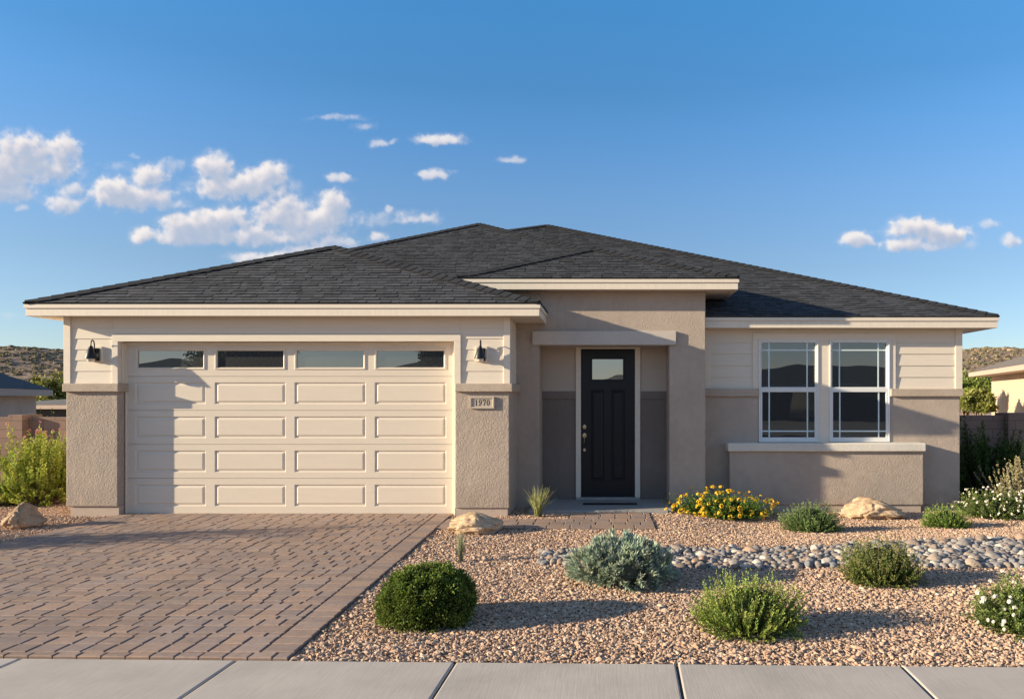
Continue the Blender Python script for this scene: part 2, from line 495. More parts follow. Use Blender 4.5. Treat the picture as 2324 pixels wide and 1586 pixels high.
# lower piers, wrapped back along both flanks
wall.box(PX(150, gp), dxl, gp, 13.0, PZ(1149, gp), capb + .01)
wall.build('wall', M['stucco'], HOUSE, bevel=.012); wall = MB()
wall.box(PX(1033, gp), PX(1156, gp), gp, ENT + .05, PZ(1153, gp), capb + .01)
wall.build('wall', M['stucco'], HOUSE, bevel=.012)
pl = MB()
pl.box(PX(157, gp), dxl - .004, gp + .03, 13.0, -.15, PZ(1149, gp))
pl.build('plinth', M['plinth'], HOUSE); pl = MB()
pl.box(PX(1034, gp), PX(1153, gp) - .01, gp + .025, ENT + .04, -.15, PZ(1153, gp))
pl.build('plinth', M['plinth'], HOUSE)
cap = MB(); cy = gp - .055
cap.box(PX(140.5, cy), PX(268.5, cy), cy, 13.0, capb, capt)
cap.build('wall_cap', M['stucco_cap'], HOUSE, bevel=.012)
cap = MB(); cap.box(PX(1032, cy), PX(1163, cy), cy, ENT, capb, capt)
cap.build('wall_cap', M['stucco_cap'], HOUSE, bevel=.012)
# framed upper walls behind the boards
up = MB()
up.box(gxl + .03, dxl - .002, GAR + .02, 13.0, capt - .01, zs_top)
up.box(dxr + .002, gxr - .03, GAR + .02, ENT + .02, capt - .01, zs_top)
up.box(dxl - .002, dxr + .002, GAR + .02, GD + .05, dzt + .002, zs_top)
up.build('wall', M['siding'], HOUSE)
crs = [zs_top, PZ(744, GAR), PZ(768.5, GAR), PZ(793, GAR), PZ(817.5, GAR), PZ(842, GAR), capt - .002]
sd = MB(); siding(sd, PX(162.5, GAR), PX(257, GAR), crs, GAR); sd.build('siding', M['siding'], HOUSE)
sd = MB(); siding(sd, PX(1046, GAR), PX(1143.5, GAR), crs, GAR); sd.build('siding', M['siding'], HOUSE)
sd = MB(); siding(sd, PX(257, GAR) + .002, PX(1046, GAR) - .002, [zs_top, PZ(743.2, GAR), PZ(758, GAR)], GAR); sd.build('siding', M['siding'], HOUSE)
tr = MB(); ty = GAR - .028
tr.box(gxl, PX(162.5, GAR), ty, GAR + .1, capt, zs_top - .003)
tr.build('corner_board', M['trim'], HOUSE, bevel=.003, seg=1)
tr = MB(); tr.box(PX(1143.5, GAR), gxr, ty, GAR + .07, capt, zs_top - .003)
tr.build('corner_board', M['trim'], HOUSE, bevel=.003, seg=1)
cs = MB(); cz = PZ(759, GAR)
cs.box(PX(256.8, GAR), dxl, ty - .003, GAR + .05, capt, dzt); cs.box(dxr, PX(1046.4, GAR), ty - .003, GAR + .05, capt, dzt)
cs.box(PX(256.8, GAR), PX(1046.4, GAR), ty - .003, GAR + .05, dzt, cz)
cs.build('casing', M['trim'], HOUSE, bevel=.003, seg=1)
# flank of the garage that turns to the porch
fl = MB()
for a, b in zip(crs[:-1], crs[1:]):
    x = gxr - .03; xt, xb = x + .004, x + .013
    fl.poly([(xb, GAR + .07, b), (xb, ENT - .06, b), (xt, ENT - .06, a), (xt, GAR + .07, a)])
    fl.poly([(xb, ENT - .06, b), (xb, GAR + .07, b), (x, GAR + .07, b), (x, ENT - .06, b)])
fl.build('siding', M['siding'], HOUSE)
# garage door jamb, stop and sectional door
jm = MB()
jm.box(dxl - .001, dxl + .012, GAR + .05, GD + .05, capt, dzt); jm.box(dxr - .012, dxr + .001, GAR + .05, GD + .05, -.02, dzt)
jm.box(dxl + .012, PX(289, GD), GD - .03, GD + .04, -.02, dzt - .004); jm.box(PX(1028, GD), dxr - .012, GD - .03, GD + .04, -.02, dzt - .004)
jm.box(PX(289, GD), PX(1028, GD), GD - .03, GD + .04, PZ(783, GD), dzt - .004)
jm.build('door_stop', M['trim'], HOUSE, bevel=.002, seg=1)
gd = MB()
px = [(307.2, 466.4), (487.2, 648.2), (668.2, 830.2), (850.2, 1012.4)]
ys = [(779, 853.6), (854.4, 930.6), (931.4, 1007.6), (1008.4, 1084.6), (1085.4, 1165.5)]
gx = (PX(288, GD), PX(1029, GD))
for k, (a, b) in enumerate(ys):
    pa, pb = (790.5, 839) if k == 0 else (867.6 + 77.2 * (k - 1), 916.8 + 77.2 * (k - 1))
    holes = [(PX(q0, GD), PX(q1, GD), PZ(pb, GD), PZ(pa, GD)) for q0, q1 in px]
    if k == 0: panelled(gd, *gx, PZ(b, GD), PZ(a, GD), GD, holes, [(.006, -.010), (.018, -.012), (.034, .004), (.036, .022)], fill=False)
    else: panelled(gd, *gx, PZ(b, GD), PZ(a, GD), GD, holes, [(.010, .013), (.022, .015), (.050, .002)])
GDO = gd.build('garage_door', M['door_cream'], HOUSE)
bk = MB(); bk.box(gx[0], gx[1], GD + .028, GD + .05, -.02, dzt - .01); bk.build('door_backing', M['door_cream'], GDO)
for q0, q1 in px:
    p = MB(); p.poly([(PX(q0, GD) + .035, GD + .020, PZ(839, GD) + .035), (PX(q1, GD) - .035, GD + .020, PZ(839, GD) + .035), (PX(q1, GD) - .035, GD + .020, PZ(790.5, GD) - .035), (PX(q0, GD) + .035, GD + .020, PZ(790.5, GD) - .035)])
    p.build('pane', M['garglass'], GDO)
sl = MB(); sl.box(gx[0], gx[1], GD - .004, GD + .03, -.03, PZ(1165.5, GD)); sl.build('weather_seal', M['rubber'], GDO)

# ---- entry ---------------------------------------------------------------
ox0, ox1, ctr = PX(1223.7, ENT), PX(1519, ENT), PX(1601, ENT)
ozt = 2.60; eb = -.16
en = MB(); ztop = zef_b + .013
xl_ = gxr - .5; U = [(xl_, eb), (ox0, eb), (ox0, ozt), (ox1, ozt), (ox1, eb), (ctr, eb), (ctr, ztop), (xl_, ztop)]
en.poly([(x, ENT, z) for x, z in U]); en.poly([(x, 13.4, z) for x, z in reversed(U)])
for (xa, za), (xb, zb) in zip(U, U[1:] + U[:1]): en.poly([(xb, ENT, zb), (xa, ENT, za), (xa, 13.4, za), (xb, 13.4, zb)])
en.build('wall', M['stucco_fine'], HOUSE, bevel=.010)
lt = MB(); ly = ENT - .05
lt.box(PX(1208, ly), PX(1534.5, ly), ly, ENT - .002, PZ(782.7, ly), PZ(751, ly)); lt.box(ox0 + .004, ox1 - .004, ENT + .002, REC, PZ(782.7, ly) + .003, ozt - .004)
lt.build('lintel', M['lintel'], HOUSE, bevel=.006)
rz0 = PZ(1134, REC); rcap_t, rcap_b = PZ(888, REC), PZ(905.5, REC)
jx = [PX(v, REC) for v in (1307, 1318.4, 1441, 1452.7)]
rw = MB(); rw.box(ox0 + .001, jx[0], REC, 13.2, rz0, rcap_b); rw.build('wall', M['recess_shade_stucco'], HOUSE); rw = MB(); rw.box(jx[3], ox1 - .001, REC, 13.2, rz0, rcap_b); rw.build('wall', M['recess_shade_stucco'], HOUSE)
rc = MB(); rc.box(ox0 + .002, jx[0] - .001, REC - .025, REC + .1, rcap_b, rcap_t); rc.build('wall_cap', M['recess_shade_stucco'], HOUSE, bevel=.006); rc = MB(); rc.box(jx[3] + .001, ox1 - .002, REC - .025, REC + .1, rcap_b, rcap_t); rc.build('wall_cap', M['recess_shade_stucco'], HOUSE, bevel=.006)
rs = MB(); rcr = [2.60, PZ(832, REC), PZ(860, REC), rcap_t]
siding(rs, ox0 + .001, jx[0], rcr, REC + .01); rs.build('siding', M['recess_shade_siding'], HOUSE); rs = MB(); siding(rs, jx[3], ox1 - .001, rcr, REC + .01); rs.build('siding', M['recess_shade_siding'], HOUSE)
dz0, dz1 = PZ(1127, REC), PZ(792, REC)
dj = MB(); jy = REC - .03
dj.box(jx[0], jx[1], jy, REC + .1, rz0, dz1); dj.box(jx[2], jx[3], jy, REC + .1, rz0, dz1); dj.box(jx[0], jx[3], jy, REC + .1, dz1, 2.598)
dj.build('casing', M['trim'], HOUSE, bevel=.003, seg=1)
fd = MB(); FD = REC + .02
lite = (PX(1341, FD), PX(1417, FD), PZ(864, FD), PZ(812, FD))
panelled(fd, jx[1], jx[2], dz0, dz1, FD, [(PX(1341, FD), PX(1370.6, FD), PZ(1090, FD), PZ(885, FD)), (PX(1387.7, FD), PX(1417.5, FD), PZ(1090, FD), PZ(885, FD))], [(.012, .012), (.024, .013), (.05, .003)]) if 0 else None
hp = [(PX(1341, FD), PX(1370.6, FD), PZ(1090, FD), PZ(885, FD)), (PX(1387.7, FD), PX(1417.5, FD), PZ(1090, FD), PZ(885, FD))]
zsplit = (PZ(864, FD) + PZ(885, FD)) / 2
panelled(fd, jx[1], jx[2], dz0, zsplit, FD, hp, [(.010, .012), (.022, .013), (.045, .002)])
panelled(fd, jx[1], jx[2], zsplit, dz1, FD, [lite], [(.004, -.012), (.016, -.012), (.024, .010)], fill=False)
FDO = fd.build('front_door', M['black'], HOUSE)
p = MB(); p.poly([(lite[0] + .02, FD + .009, lite[2] + .02), (lite[1] - .02, FD + .009, lite[2] + .02), (lite[1] - .02, FD + .009, lite[3] - .02), (lite[0] + .02, FD + .009, lite[3] - .02)]); p.build('pane', M['doorglass'], FDO)
def knob(v, r0, r1, name):
    c = (PX(1326.6, FD), FD, PZ(v, FD)); k = MB(); n0 = 0
    prof = [(0, -.022), (r1, -.02), (r1, -.012), (r0, -.010), (r0, 0)]
    for r, y in prof:
        for j in range(20):
            q = 2 * math.pi * j / 20; k.v.append((c[0] + .8 * r * math.cos(q), c[1] + y, c[2] + r * math.sin(q)))
    for i in range(len(prof) - 1):
        for j in range(20):
            k.f.append((i * 20 + j, i * 20 + (j + 1) % 20, (i + 1) * 20 + (j + 1) % 20, (i + 1) * 20 + j)); k.c.append(None)
    return k
knob(968.5, .037, .022, 'x').build('deadbolt', M['brass'], FDO)
h = knob(988, .042, .024, 'x'); hx, hz = PX(1326.6, FD), PZ(988, FD)
h.tube([(hx, FD - .01, hz - .03), (hx, FD - .055, hz - .045), (hx, FD - .065, hz - .09), (hx, FD - .05, hz - .13), (hx, FD - .012, hz - .155)], .011, 8, .008)
h.build('handle', M['brass'], FDO)
knob(1021, .028, .014, 'x').build('lock_cylinder', M['brass'], FDO)
st = MB(); st.box(jx[0], jx[3], REC - .08, REC + .09, PZ(1137, REC) , dz0 - .003); st.build('door_sill', M['concrete'], HOUSE, bevel=.006)
slab_z = .035
po = MB(); po.box(PX(1200, 11.2), PX(1516, 11.2), 11.14, REC + .1, -.15, slab_z); po.box(ox0 + .003, ox1 - .003, ENT - .6, REC + .1, -.15, slab_z - .003)
po.build('porch_slab', M['concrete'], HOUSE, bevel=.008)

# ---- right wing ----------------------------------------------------------
wp = WNG - .03
wxr = PX(2182.5, WNG); wb = -.2
wt, wcb = PZ(882, wp), PZ(899.5, wp)
fx = [PX(v, WNG) for v in (1721, 1856, 1881, 2017.5)]     # window frames
wz0, wz1 = PZ(1002, WNG), PZ(771.3, WNG)
zsw = zwf_b + .015
ww = MB(); ww.box(ctr - .2, fx[0] - .003, wp, 13.2, PZ(1145, wp), wcb + .01); ww.box(fx[3] + .003, PX(2178.6, wp), wp, 20, PZ(1145, wp), wcb + .01)
ww.box(fx[0] - .003, fx[3] + .003, wp + .004, 13.2, PZ(1145, wp), wz0 - .01)
ww.build('wall', M['stucco_fine'], HOUSE, bevel=.010)
wpl = MB(); wpl.box(ctr - .2, PX(2174, wp), wp + .03, 20, -.35, PZ(1145, wp)); wpl.build('plinth', M['plinth'], HOUSE)
wy = wp - .05
wc = MB(); wc.box(ctr - .01, fx[0] - .004, wy, WNG + .05, wcb, wt); wc.build('wall_cap', M['stucco_cap'], HOUSE, bevel=.010)
wc = MB(); wc.box(fx[3] + .004, PX(2187.7, wy), wy, 20, wcb, wt); wc.build('wall_cap', M['stucco_cap'], HOUSE, bevel=.010)
wu = MB(); wu.box(ctr - .1, fx[0] - .002, WNG + .02, 20, wt - .01, zsw); wu.box(fx[3] + .002, wxr - .02, WNG + .02, 20, wt - .01, zsw); wu.box(fx[0] - .002, fx[3] + .002, WNG + .02, 20, wz1 + .002, zsw)
wu.build('wall', M['siding'], HOUSE)
wcr = [zsw, PZ(777.5, WNG), PZ(803, WNG), PZ(829.6, WNG), PZ(855.6, WNG), wt - .002]
sd = MB(); siding(sd, PX(1611, WNG), PX(1707.5, WNG), wcr, WNG, .016); sd.build('siding', M['siding'], HOUSE)
sd = MB(); siding(sd, PX(2031.5, WNG), PX(2167, WNG), wcr, WNG, .016); sd.build('siding', M['siding'], HOUSE)
sd = MB(); siding(sd, PX(1707.5, WNG) + .002, PX(2031.5, WNG) - .002, [zsw, PZ(757, WNG)], WNG, .012); sd.build('siding', M['siding'], HOUSE)
tr = MB(); ty = WNG - .028
tr.box(PX(2167, WNG), wxr, ty, WNG + .1, wt, zsw - .003); tr.build('corner_board', M['trim'], HOUSE, bevel=.003, seg=1)
tr = MB(); tr.box(ctr + .001, PX(1611, WNG), ty, WNG + .02, wt, zsw - .003); tr.build('corner_board', M['trim'], HOUSE, bevel=.003, seg=1)
fs = MB()
for a, b in zip(wcr[:-1], wcr[1:]):
    fs.poly([(wxr - .01, WNG + .1, b), (wxr - .01, 20, b), (wxr - .02, 20, a), (wxr - .02, WNG + .1, a)])
fs.build('siding', M['siding'], HOUSE)
cs = MB(); cy2 = WNG - .030; cz = PZ(757, WNG)
cs.box(PX(1707.5, WNG), fx[0], cy2, WNG + .03, wt, wz1); cs.box(fx[3], PX(2031.5, WNG), cy2, WNG + .03, wt, wz1)
cs.box(PX(1707.5, WNG), PX(2031.5, WNG), cy2, WNG + .03, wz1, cz); cs.box(fx[1], fx[2], cy2, WNG + .03, wz0 - .03, wz1)
cs.build('casing', M['trim'], HOUSE, bevel=.003, seg=1)
def window(x0, x1, z0, z1):
    o = MB(); w = .034; ya, yb = WNG - .045, WNG + .05
    def ring(mb, a, b, c, d, wl, wb, wtp, y0, y1):
        mb.box(a, a + wl, y0, y1, c, d); mb.box(b - wl, b, y0, y1, c, d)
        mb.box(a + wl, b - wl, y0, y1, c, c + wb); mb.box(a + wl, b - wl, y0, y1, d - wtp, d)
    ring(o, x0, x1, z0, z1, .022, .03, .022, ya, yb)
    W = o.build('window', M['vinyl'], HOUSE, bevel=.003, seg=1)
    zm0, zm1 = PZ(889.5, WNG), PZ(881, WNG)
    s = MB(); ring(s, x0 + .023, x1 - .023, zm1 - .01, z1 - .023, .024, .03, .022, WNG - .028, WNG + .04); s.build('sash', M['vinyl'], W, bevel=.002, seg=1)
    s = MB(); ring(s, x0 + .023, x1 - .023, z0 + .031, zm1, .036, .042, zm1 - zm0, WNG - .036, WNG + .0); s.build('sash', M['vinyl'], W, bevel=.002, seg=1)
    gy1, gy0 = WNG - .008, WNG - .014
    a, b = x0 + .046, x1 - .046
    for (c, d, y) in ((zm1 + .01, z1 - .044, gy1 + .015), (z0 + .07, zm0, gy0)):
        p = MB(); p.poly([(a - .005, y, c), (b + .005, y, c), (b + .005, y, d), (a - .005, y, d)]); p.build('pane', M['glass'], W)
        g = MB(); m = .0105
        for xx in (a + .13, b - .13): g.box(xx - m, xx + m, y - .004, y - .0005, c, d)
        zz = d - .125 if d > 2 else c + .105
        g.box(a, b, y - .0055, y - .0045, zz - m, zz + m)
        g.build('muntin', M['muntin'], W)
window(fx[0], fx[1], wz0, wz1); window(fx[2], fx[3], wz0, wz1)
pf = 12.03
pw = MB(); pw.box(PX(1656, pf), PX(2096, pf), pf, wp + .05, PZ(1145.5, pf), PZ(1023, pf)); pw.build('wall', M['stucco_fine'], HOUSE, bevel=.012)
pp = MB(); pp.box(PX(1662, pf), PX(2091.5, pf), pf + .028, wp + .05, -.35, PZ(1145.5, pf)); pp.build('plinth', M['plinth'], HOUSE)
lf = 11.97
lg = MB(); lg.box(PX(1652.5, lf), PX(2102.5, lf), lf, WNG - .003, PZ(1024.5, lf), PZ(1005.5, lf)); lg.build('ledge', M['ledge'], HOUSE, bevel=.016)
# the rest of the shell
bd = MB(); bd.box(PX(150, gp) + .02, 5.6, 12.95, 26.5, -.4, 2.9); bd.build('wall', M['stucco_fine'], HOUSE)

# ---- wall lanterns, number plaque, mat ------------------------------------
def lantern(xD, label):
    X = PX(xD, GAR); y0 = GAR - .012; L = thing('wall_lantern', (X, GAR, 2.3), label, 'lamp', 'wall lanterns beside the garage door')
    zc = PZ(805, GAR)
    b = MB(); b.box(X - .085, X + .085, y0 - .03, y0 + .03, zc - .10, zc + .12); b.build('mounting_block', M['trim'], L, bevel=.005)
    b = MB(); b.box(X - .058, X + .058, y0 - .05, y0 - .031, zc - .095, zc + .092); b.build('back_plate', M['lampmetal'], L, bevel=.004)
    ys = y0 - .135; zt = zc + .105
    pts = [(X, y0 - .05, zc + .02), (X, y0 - .06, zc + .08)]
    for k in range(9):
        q = math.pi * k / 8; pts.append((X, y0 - .098 + .037 * math.cos(q) , zc + .135 + .07 * math.sin(q)))
    pts[-1] = (X, ys, zc + .13); pts.append((X, ys, zt - .01))
    a = MB(); a.tube(pts, .0085, 8); a.build('arm', M['lampmetal'], L, smooth=True)
    s = MB(); s.lathe((X, ys, zc), [(.0, .125), (.022, .122), (.024, .105), (.031, .10), (.031, .085), (.042, .07), (.083, -.055), (.083, -.066), (.079, -.066), (.04, .06), (.0, .07)], 28)
    s.build('shade', M['lampmetal'], L, smooth=True).data.set_sharp_from_angle(angle=rad(35))
    g = MB(); g.lathe((X, ys, zc), [(.05, -.05), (.054, -.075), (.044, -.10), (.02, -.112), (0, -.114)], 20); g.build('glass_globe', M['bulb'], L, smooth=True)
lantern(222, 'black bell shaded wall lantern on the cream siding left of the garage door')
lantern(1093.5, 'black bell shaded wall lantern above the house number plaque')

PQ = thing('number_plaque', (PX(1094, gp), gp, 1.6), 'small beige plaque with black 1970 numerals on the stucco pier', 'sign')
qx0, qx1, qz0, qz1 = PX(1066.5, gp), PX(1122, gp), PZ(927, gp), PZ(900, gp)
q = MB(); panelled(q, qx0, qx1, qz0, qz1, gp - .03, [(qx0 + .022, qx1 - .022, qz0 + .022, qz1 - .022)], [(.006, .012)], depth=.035); q.build('plate', M['plaque'], PQ)
dg = MB(); dh = .088; dw = .046; dy = gp - .0195
def dpoly(x, pts): 
    P2 = [(x + a * dw, b * dh) for a, b in pts]
    zc = (qz0 + qz1) / 2 - dh / 2
    dg.poly([(a, dy, zc + b) for a, b in P2]); 
def ring2(x, cx, cy, rx, ry, tx, ty, a0=0, a1=360, n=22):
    for i in range(n):
        q0, q1 = rad(a0 + (a1 - a0) * i / n), rad(a0 + (a1 - a0) * (i + 1) / n)
        dpoly(x, [(cx + rx * math.cos(q0), cy + ry * math.sin(q0)), (cx + rx * math.cos(q1), cy + ry * math.sin(q1)), (cx + (rx - tx) * math.cos(q1), cy + (ry - ty) * math.sin(q1)), (cx + (rx - tx) * math.cos(q0), cy + (ry - ty) * math.sin(q0))])
x0 = (qx0 + qx1) / 2 - 2 * dw - .018 
x = x0 + .004
dpoly(x, [(.38, .06), (.66, .06), (.66, 1), (.38, .92)]); dpoly(x, [(.14, 0), (.9, 0), (.9, .06), (.14, .06)]); dpoly(x, [(.12, .80), (.38, .84), (.38, .92), (.12, .86)])
x += dw + .012
ring2(x, .5, .68, .46, .32, .24, .07); dpoly(x, [(.96, .68), (.74, .68), (.66, .3), (.90, .42)]); dpoly(x, [(.90, .42), (.66, .3), (.45, .08), (.60, .03)]); dpoly(x, [(.60, .03), (.45, .08), (.16, .10), (.2, 0)]); ring2(x, .22, .12, .13, .12, .12, .11)
x += dw + .012
dpoly(x, [(.04, .84), (.96, .84), (.96, 1), (.04, 1)]); dpoly(x, [(.04, .66), (.14, .66), (.18, .84), (.04, .84)]); dpoly(x, [(.78, .84), (.96, .84), (.58, 0), (.30, 0)])
x += dw + .012
ring2(x, .5, .5, .48, .5, .25, .08)
dg.build('numerals', M['digits'], PQ)

mt = MB(); my = 11.72
mt.box(PX(1323, my), PX(1446, my), my - .02, my + .14, slab_z + .001, slab_z + .012)
tag(mt.build('doormat', M['rubber'], None, (PX(1385, my), my, slab_z), bevel=.004), 'thin black doormat on the porch slab before the black door', 'doormat')
# ------------------------------------------------------------------ ground, street, hills
def ground_mesh():
    xs = np.unique(np.concatenate([np.linspace(-1500, -60, 25), np.linspace(-60, -12, 25), np.linspace(-12, 14, 66), np.linspace(14, 60, 25), np.linspace(60, 1500, 25)]))
    ys = np.unique(np.concatenate([np.linspace(-12.0, 4, 6), np.linspace(4, 16, 41), np.linspace(16, 60, 40), np.linspace(60, 1500, 25)]))
    V = []; 
    for y in ys:
        for x in xs:
            z = zg(x, y) - .024
            if y < walk_edge(x) + .1: z = -.19
            V.append((x, y, z))
    nx = len(xs); Fq = [(j * nx + i, j * nx + i + 1, (j + 1) * nx + i + 1, (j + 1) * nx + i) for j in range(len(ys) - 1) for i in range(nx - 1)]
    return mesh_np('ground', np.array(V), np.array(Fq), smooth=True)
def mat_gravelbase():
    m, nt, b, o = newmat('gravel_bed'); v = coords(nt)
    vo = nd(nt, 'ShaderNodeTexVoronoi'); vo.inputs['Scale'].default_value = 38; nt.links.new(v, vo.inputs['Vector'])
    c = ramp(nt, vo.outputs['Color'], [(.1, (.40, .28, .20)), (.5, (.54, .39, .29)), (.9, (.62, .48, .37))])
    c = mixc(nt, ramp(nt, fbm(nt, v, .8, 3), [(.4, 0.), (.7, .5)]), c, (.46, .33, .25))
    nt.links.new(c, b.inputs['Base Color']); b.inputs['Roughness'].default_value = .95; b.inputs['Specular IOR Level'].default_value = .1
    bump(nt, b, vo.outputs['Distance'], -1, .02)
    return m
M['gravelbase'] = mat_gravelbase()
tag(link('ground', ground_mesh(), M['gravelbase']), kind='structure')

# street behind the camera, with kerb
M['asphalt'] = mat_plain('asphalt', (.24, .215, .19), .9, .15, 2, bmp=(180, .5, .005))
M['far_yard'] = mat_plain('far_yard', (.13, .10, .08), .95, .2, 3)
r = MB(); r.poly([(-200, -8.5, -.16), (200, -8.5, -.16), (200, 3.2, -.16), (-200, 3.2, -.16)]); tag(r.build('road', M['asphalt']), kind='structure')
fg = MB(); fg.poly([(-300, -300, -.02), (300, -300, -.02), (300, -8.62, -.02), (-300, -8.62, -.02)]); tag(fg.build('ground', M['far_yard']), kind='structure')

def mat_walk():
    m, nt, b, o = newmat('broomed_concrete'); v = coords(nt)
    c = ramp(nt, fbm(nt, v, 1.6, 6, .65), [(.25, (.43, .38, .335)), (.55, (.54, .47, .41)), (.8, (.60, .525, .46))])
    vb = coords(nt, (55, 2.2, 55), (0, 0, rad(-20)))
    br = fbm(nt, vb, 1.6, 4, .6)
    c = mixc(nt, .30, c, ramp(nt, br, [(.3, .36), (.7, .6)]), 'OVERLAY')
    st = fbm(nt, v, 14, 3)
    c = mixc(nt, ramp(nt, st, [(.68, 0.), (.8, .35)]), c, (.26, .245, .235))
    nt.links.new(c, b.inputs['Base Color']); b.inputs['Roughness'].default_value = .85; b.inputs['Specular IOR Level'].default_value = .2
    n1 = bump(nt, b, br, .22, .004)
    bump(nt, b, fbm(nt, v, 160, 3), .15, .002, n1)
    return m
M['walk'] = mat_walk()
# sidewalk slabs (local axis slightly askew to the house)
wa = math.atan(-.024); ca, sa = math.cos(wa), math.sin(wa)
sw = MB(); xj = [-1.004 + 1.452 * k for k in range(-14, 16)]
for a, b_ in zip(xj[:-1], xj[1:]):
    cx = (a + b_) / 2; ce = walk_edge(cx); L = (b_ - a) / 2 - .008; D = .76
    sw.obox((cx + sa * D, ce - ca * D, -.075), wa, L, D, .075)
tag(sw.build('sidewalk', M['walk'], bevel=.011), kind='structure')
jb = MB(); ce = walk_edge(0); jb.obox((sa * .76, ce - ca * .76, -.09), wa, 21, .755, .07)
M['joint'] = mat_plain('joint_dirt', (.13, .115, .10), .95)
tag(jb.build('sidewalk_joints', M['joint']), kind='structure')
kb = MB(); kb.obox((sa * 1.62, ce - ca * 1.62, -.09), wa, 21, .085, .085); tag(kb.build('kerb', M['walk'], bevel=.02), kind='structure')

# ---- driveway and walkway pavers
M['paver'] = mat_attr('paver', .85, .22, 26, spec=.2, bmp=(140, .35, .003), stain=(.9, (1, .35, 1), .80))
M['paverbed'] = mat_plain('paver_joint_sand', (.27, .21, .17), .95, .2, 60)
PAL = [(.42, .295, .235), (.405, .292, .24), (.435, .305, .24), (.38, .285, .245), (.46, .315, .24), (.41, .302, .255)]
def drive_r(y): return -2.124 + (y - 4.93) * (-2.30 + 2.124) / (10.87 - 4.93)
def paver(mb, q, z, R):
    """q: 4 corner points in plan, counter-clockwise"""
    c = R.choice(PAL); k = R.uniform(.93, 1.07); c = sc(c, k)
    cx = sum(p[0] for p in q) / 4; cy = sum(p[1] for p in q) / 4
    dz = R.uniform(-.0013, .0013); g = .0042; ch = .008
    def ins(p, d):
        return (p[0] + (d if p[0] < cx else -d), p[1] + (d if p[1] < cy else -d))
    lo = [(*ins(p, g), z - .03) for p in q]; md = [(*ins(p, g), z - .006 + dz) for p in q]; hi = [(*ins(p, g + ch), z + dz) for p in q]
    tx, ty = R.uniform(-.003, .003), R.uniform(-.002, .002)
    hi = [(p[0], p[1], p[2] + tx * (p[0] - cx) / .1 + ty * (p[1] - cy) / .1) for p in hi]
    mb.poly(hi, c)
    for i in range(4):
        j = (i + 1) % 4
        mb.poly([md[i], md[j], hi[j], hi[i]], sc(c, .95)); mb.poly([lo[i], lo[j], md[j], md[i]], sc(c, .7))
def paved(mb, xl, xr, y0, y1, z, R, border=.0):
    """pairs of large courses sharing their joints, then a narrow course"""
    y = y0; k = 0; joints = []
    while y < y1 - .02:
        h = (.165, .165, .088)[k % 3] if R.random() > .12 else .165
        h = min(h, y1 - y)
        if y1 - y - h < .05: h = y1 - y
        a, b = xl(y + h / 2) + border, xr(y + h / 2) - border
        if k % 3 != 1 or R.random() < .25:
            joints = []; x = a - R.uniform(0, .2)
            while x < b + .1:
                x += R.choice((.165, .165, .25, .205)); joints.append(x)
        px_ = a
        for q in joints:
            q = q + R.uniform(-.004, .004); xe = b if b - q < .06 else min(q, b)
            if xe - px_ > .04: paver(mb, [(px_, y), (xe, y), (xe, y + h), (px_, y + h)], z, R); px_ = xe
            if xe >= b: break
        y += h; k += 1
R = random.Random(5)
dv = MB(); dl = lambda y: -7.18
paved(dv, dl, drive_r, 5.04, 11.02, .012, R, .235)
yy = 5.0
y = 5.04
while y < 11.0:
    for a, b in ((dl(y), dl(y) + .232), (drive_r(y) - .232, drive_r(y))):
        paver(dv, [(a, y), (b, y), (b, y + .16), (a, y + .16)], .013, R)
    y += .16
x = -7.18                                      # first course follows the sidewalk
while x < -2.2:
    xe = min(x + .165, -2.124); s = walk_edge(x) + .010
    paver(dv, [(x, walk_edge(x) + .012), (xe, walk_edge(xe) + .012), (xe, 5.038), (x, 5.038)], .012, R); x = xe
tag(dv.build('driveway', M['paver']), kind='structure')
db = MB(); db.poly([(-7.2, 4.9, -.012), (-2.11, 4.9, -.012), (-2.29, 11.06, -.012), (-7.2, 11.06, -.012)])
db.poly([(-7.2, 4.9, -.04), (-7.2, 4.9, -.012), (-7.2, 11.06, -.012), (-7.2, 11.06, -.04)]); db.build
tag(db.build('driveway_bed', M['paverbed']), kind='structure')
wk = MB(); Rw = random.Random(9)
def row(x0, x1, y0, y1, w):
    x = x0
    while x < x1 - .03:
        xe = min(x1, x + w * Rw.uniform(.92, 1.08)); 
        if x1 - xe < .06: xe = x1
        paver(wk, [(x, y0), (xe, y0), (xe, y1), (x, y1)], .010, Rw); x = xe
row(-2.28, .63, 9.80, 10.05, .30); row(-2.28, .63, 10.05, 10.30, .215); row(-2.28, .63, 10.30, 10.54, .26)
for k in range(3): row(-.55, .62, 10.54 + .20 * k, 10.54 + .20 * (k + 1), .215)
tag(wk.build('walkway', M['paver']), kind='structure')
wbm = MB(); wbm.poly([(-2.29, 9.79, -.011), (.64, 9.79, -.011), (.64, 10.56, -.011), (-2.29, 10.56, -.011)]); wbm.poly([(-.56, 10.56, -.011), (.63, 10.56, -.011), (.63, 11.2, -.011), (-.56, 11.2, -.011)])
tag(wbm.build('walkway_bed', M['paverbed']), kind='structure')

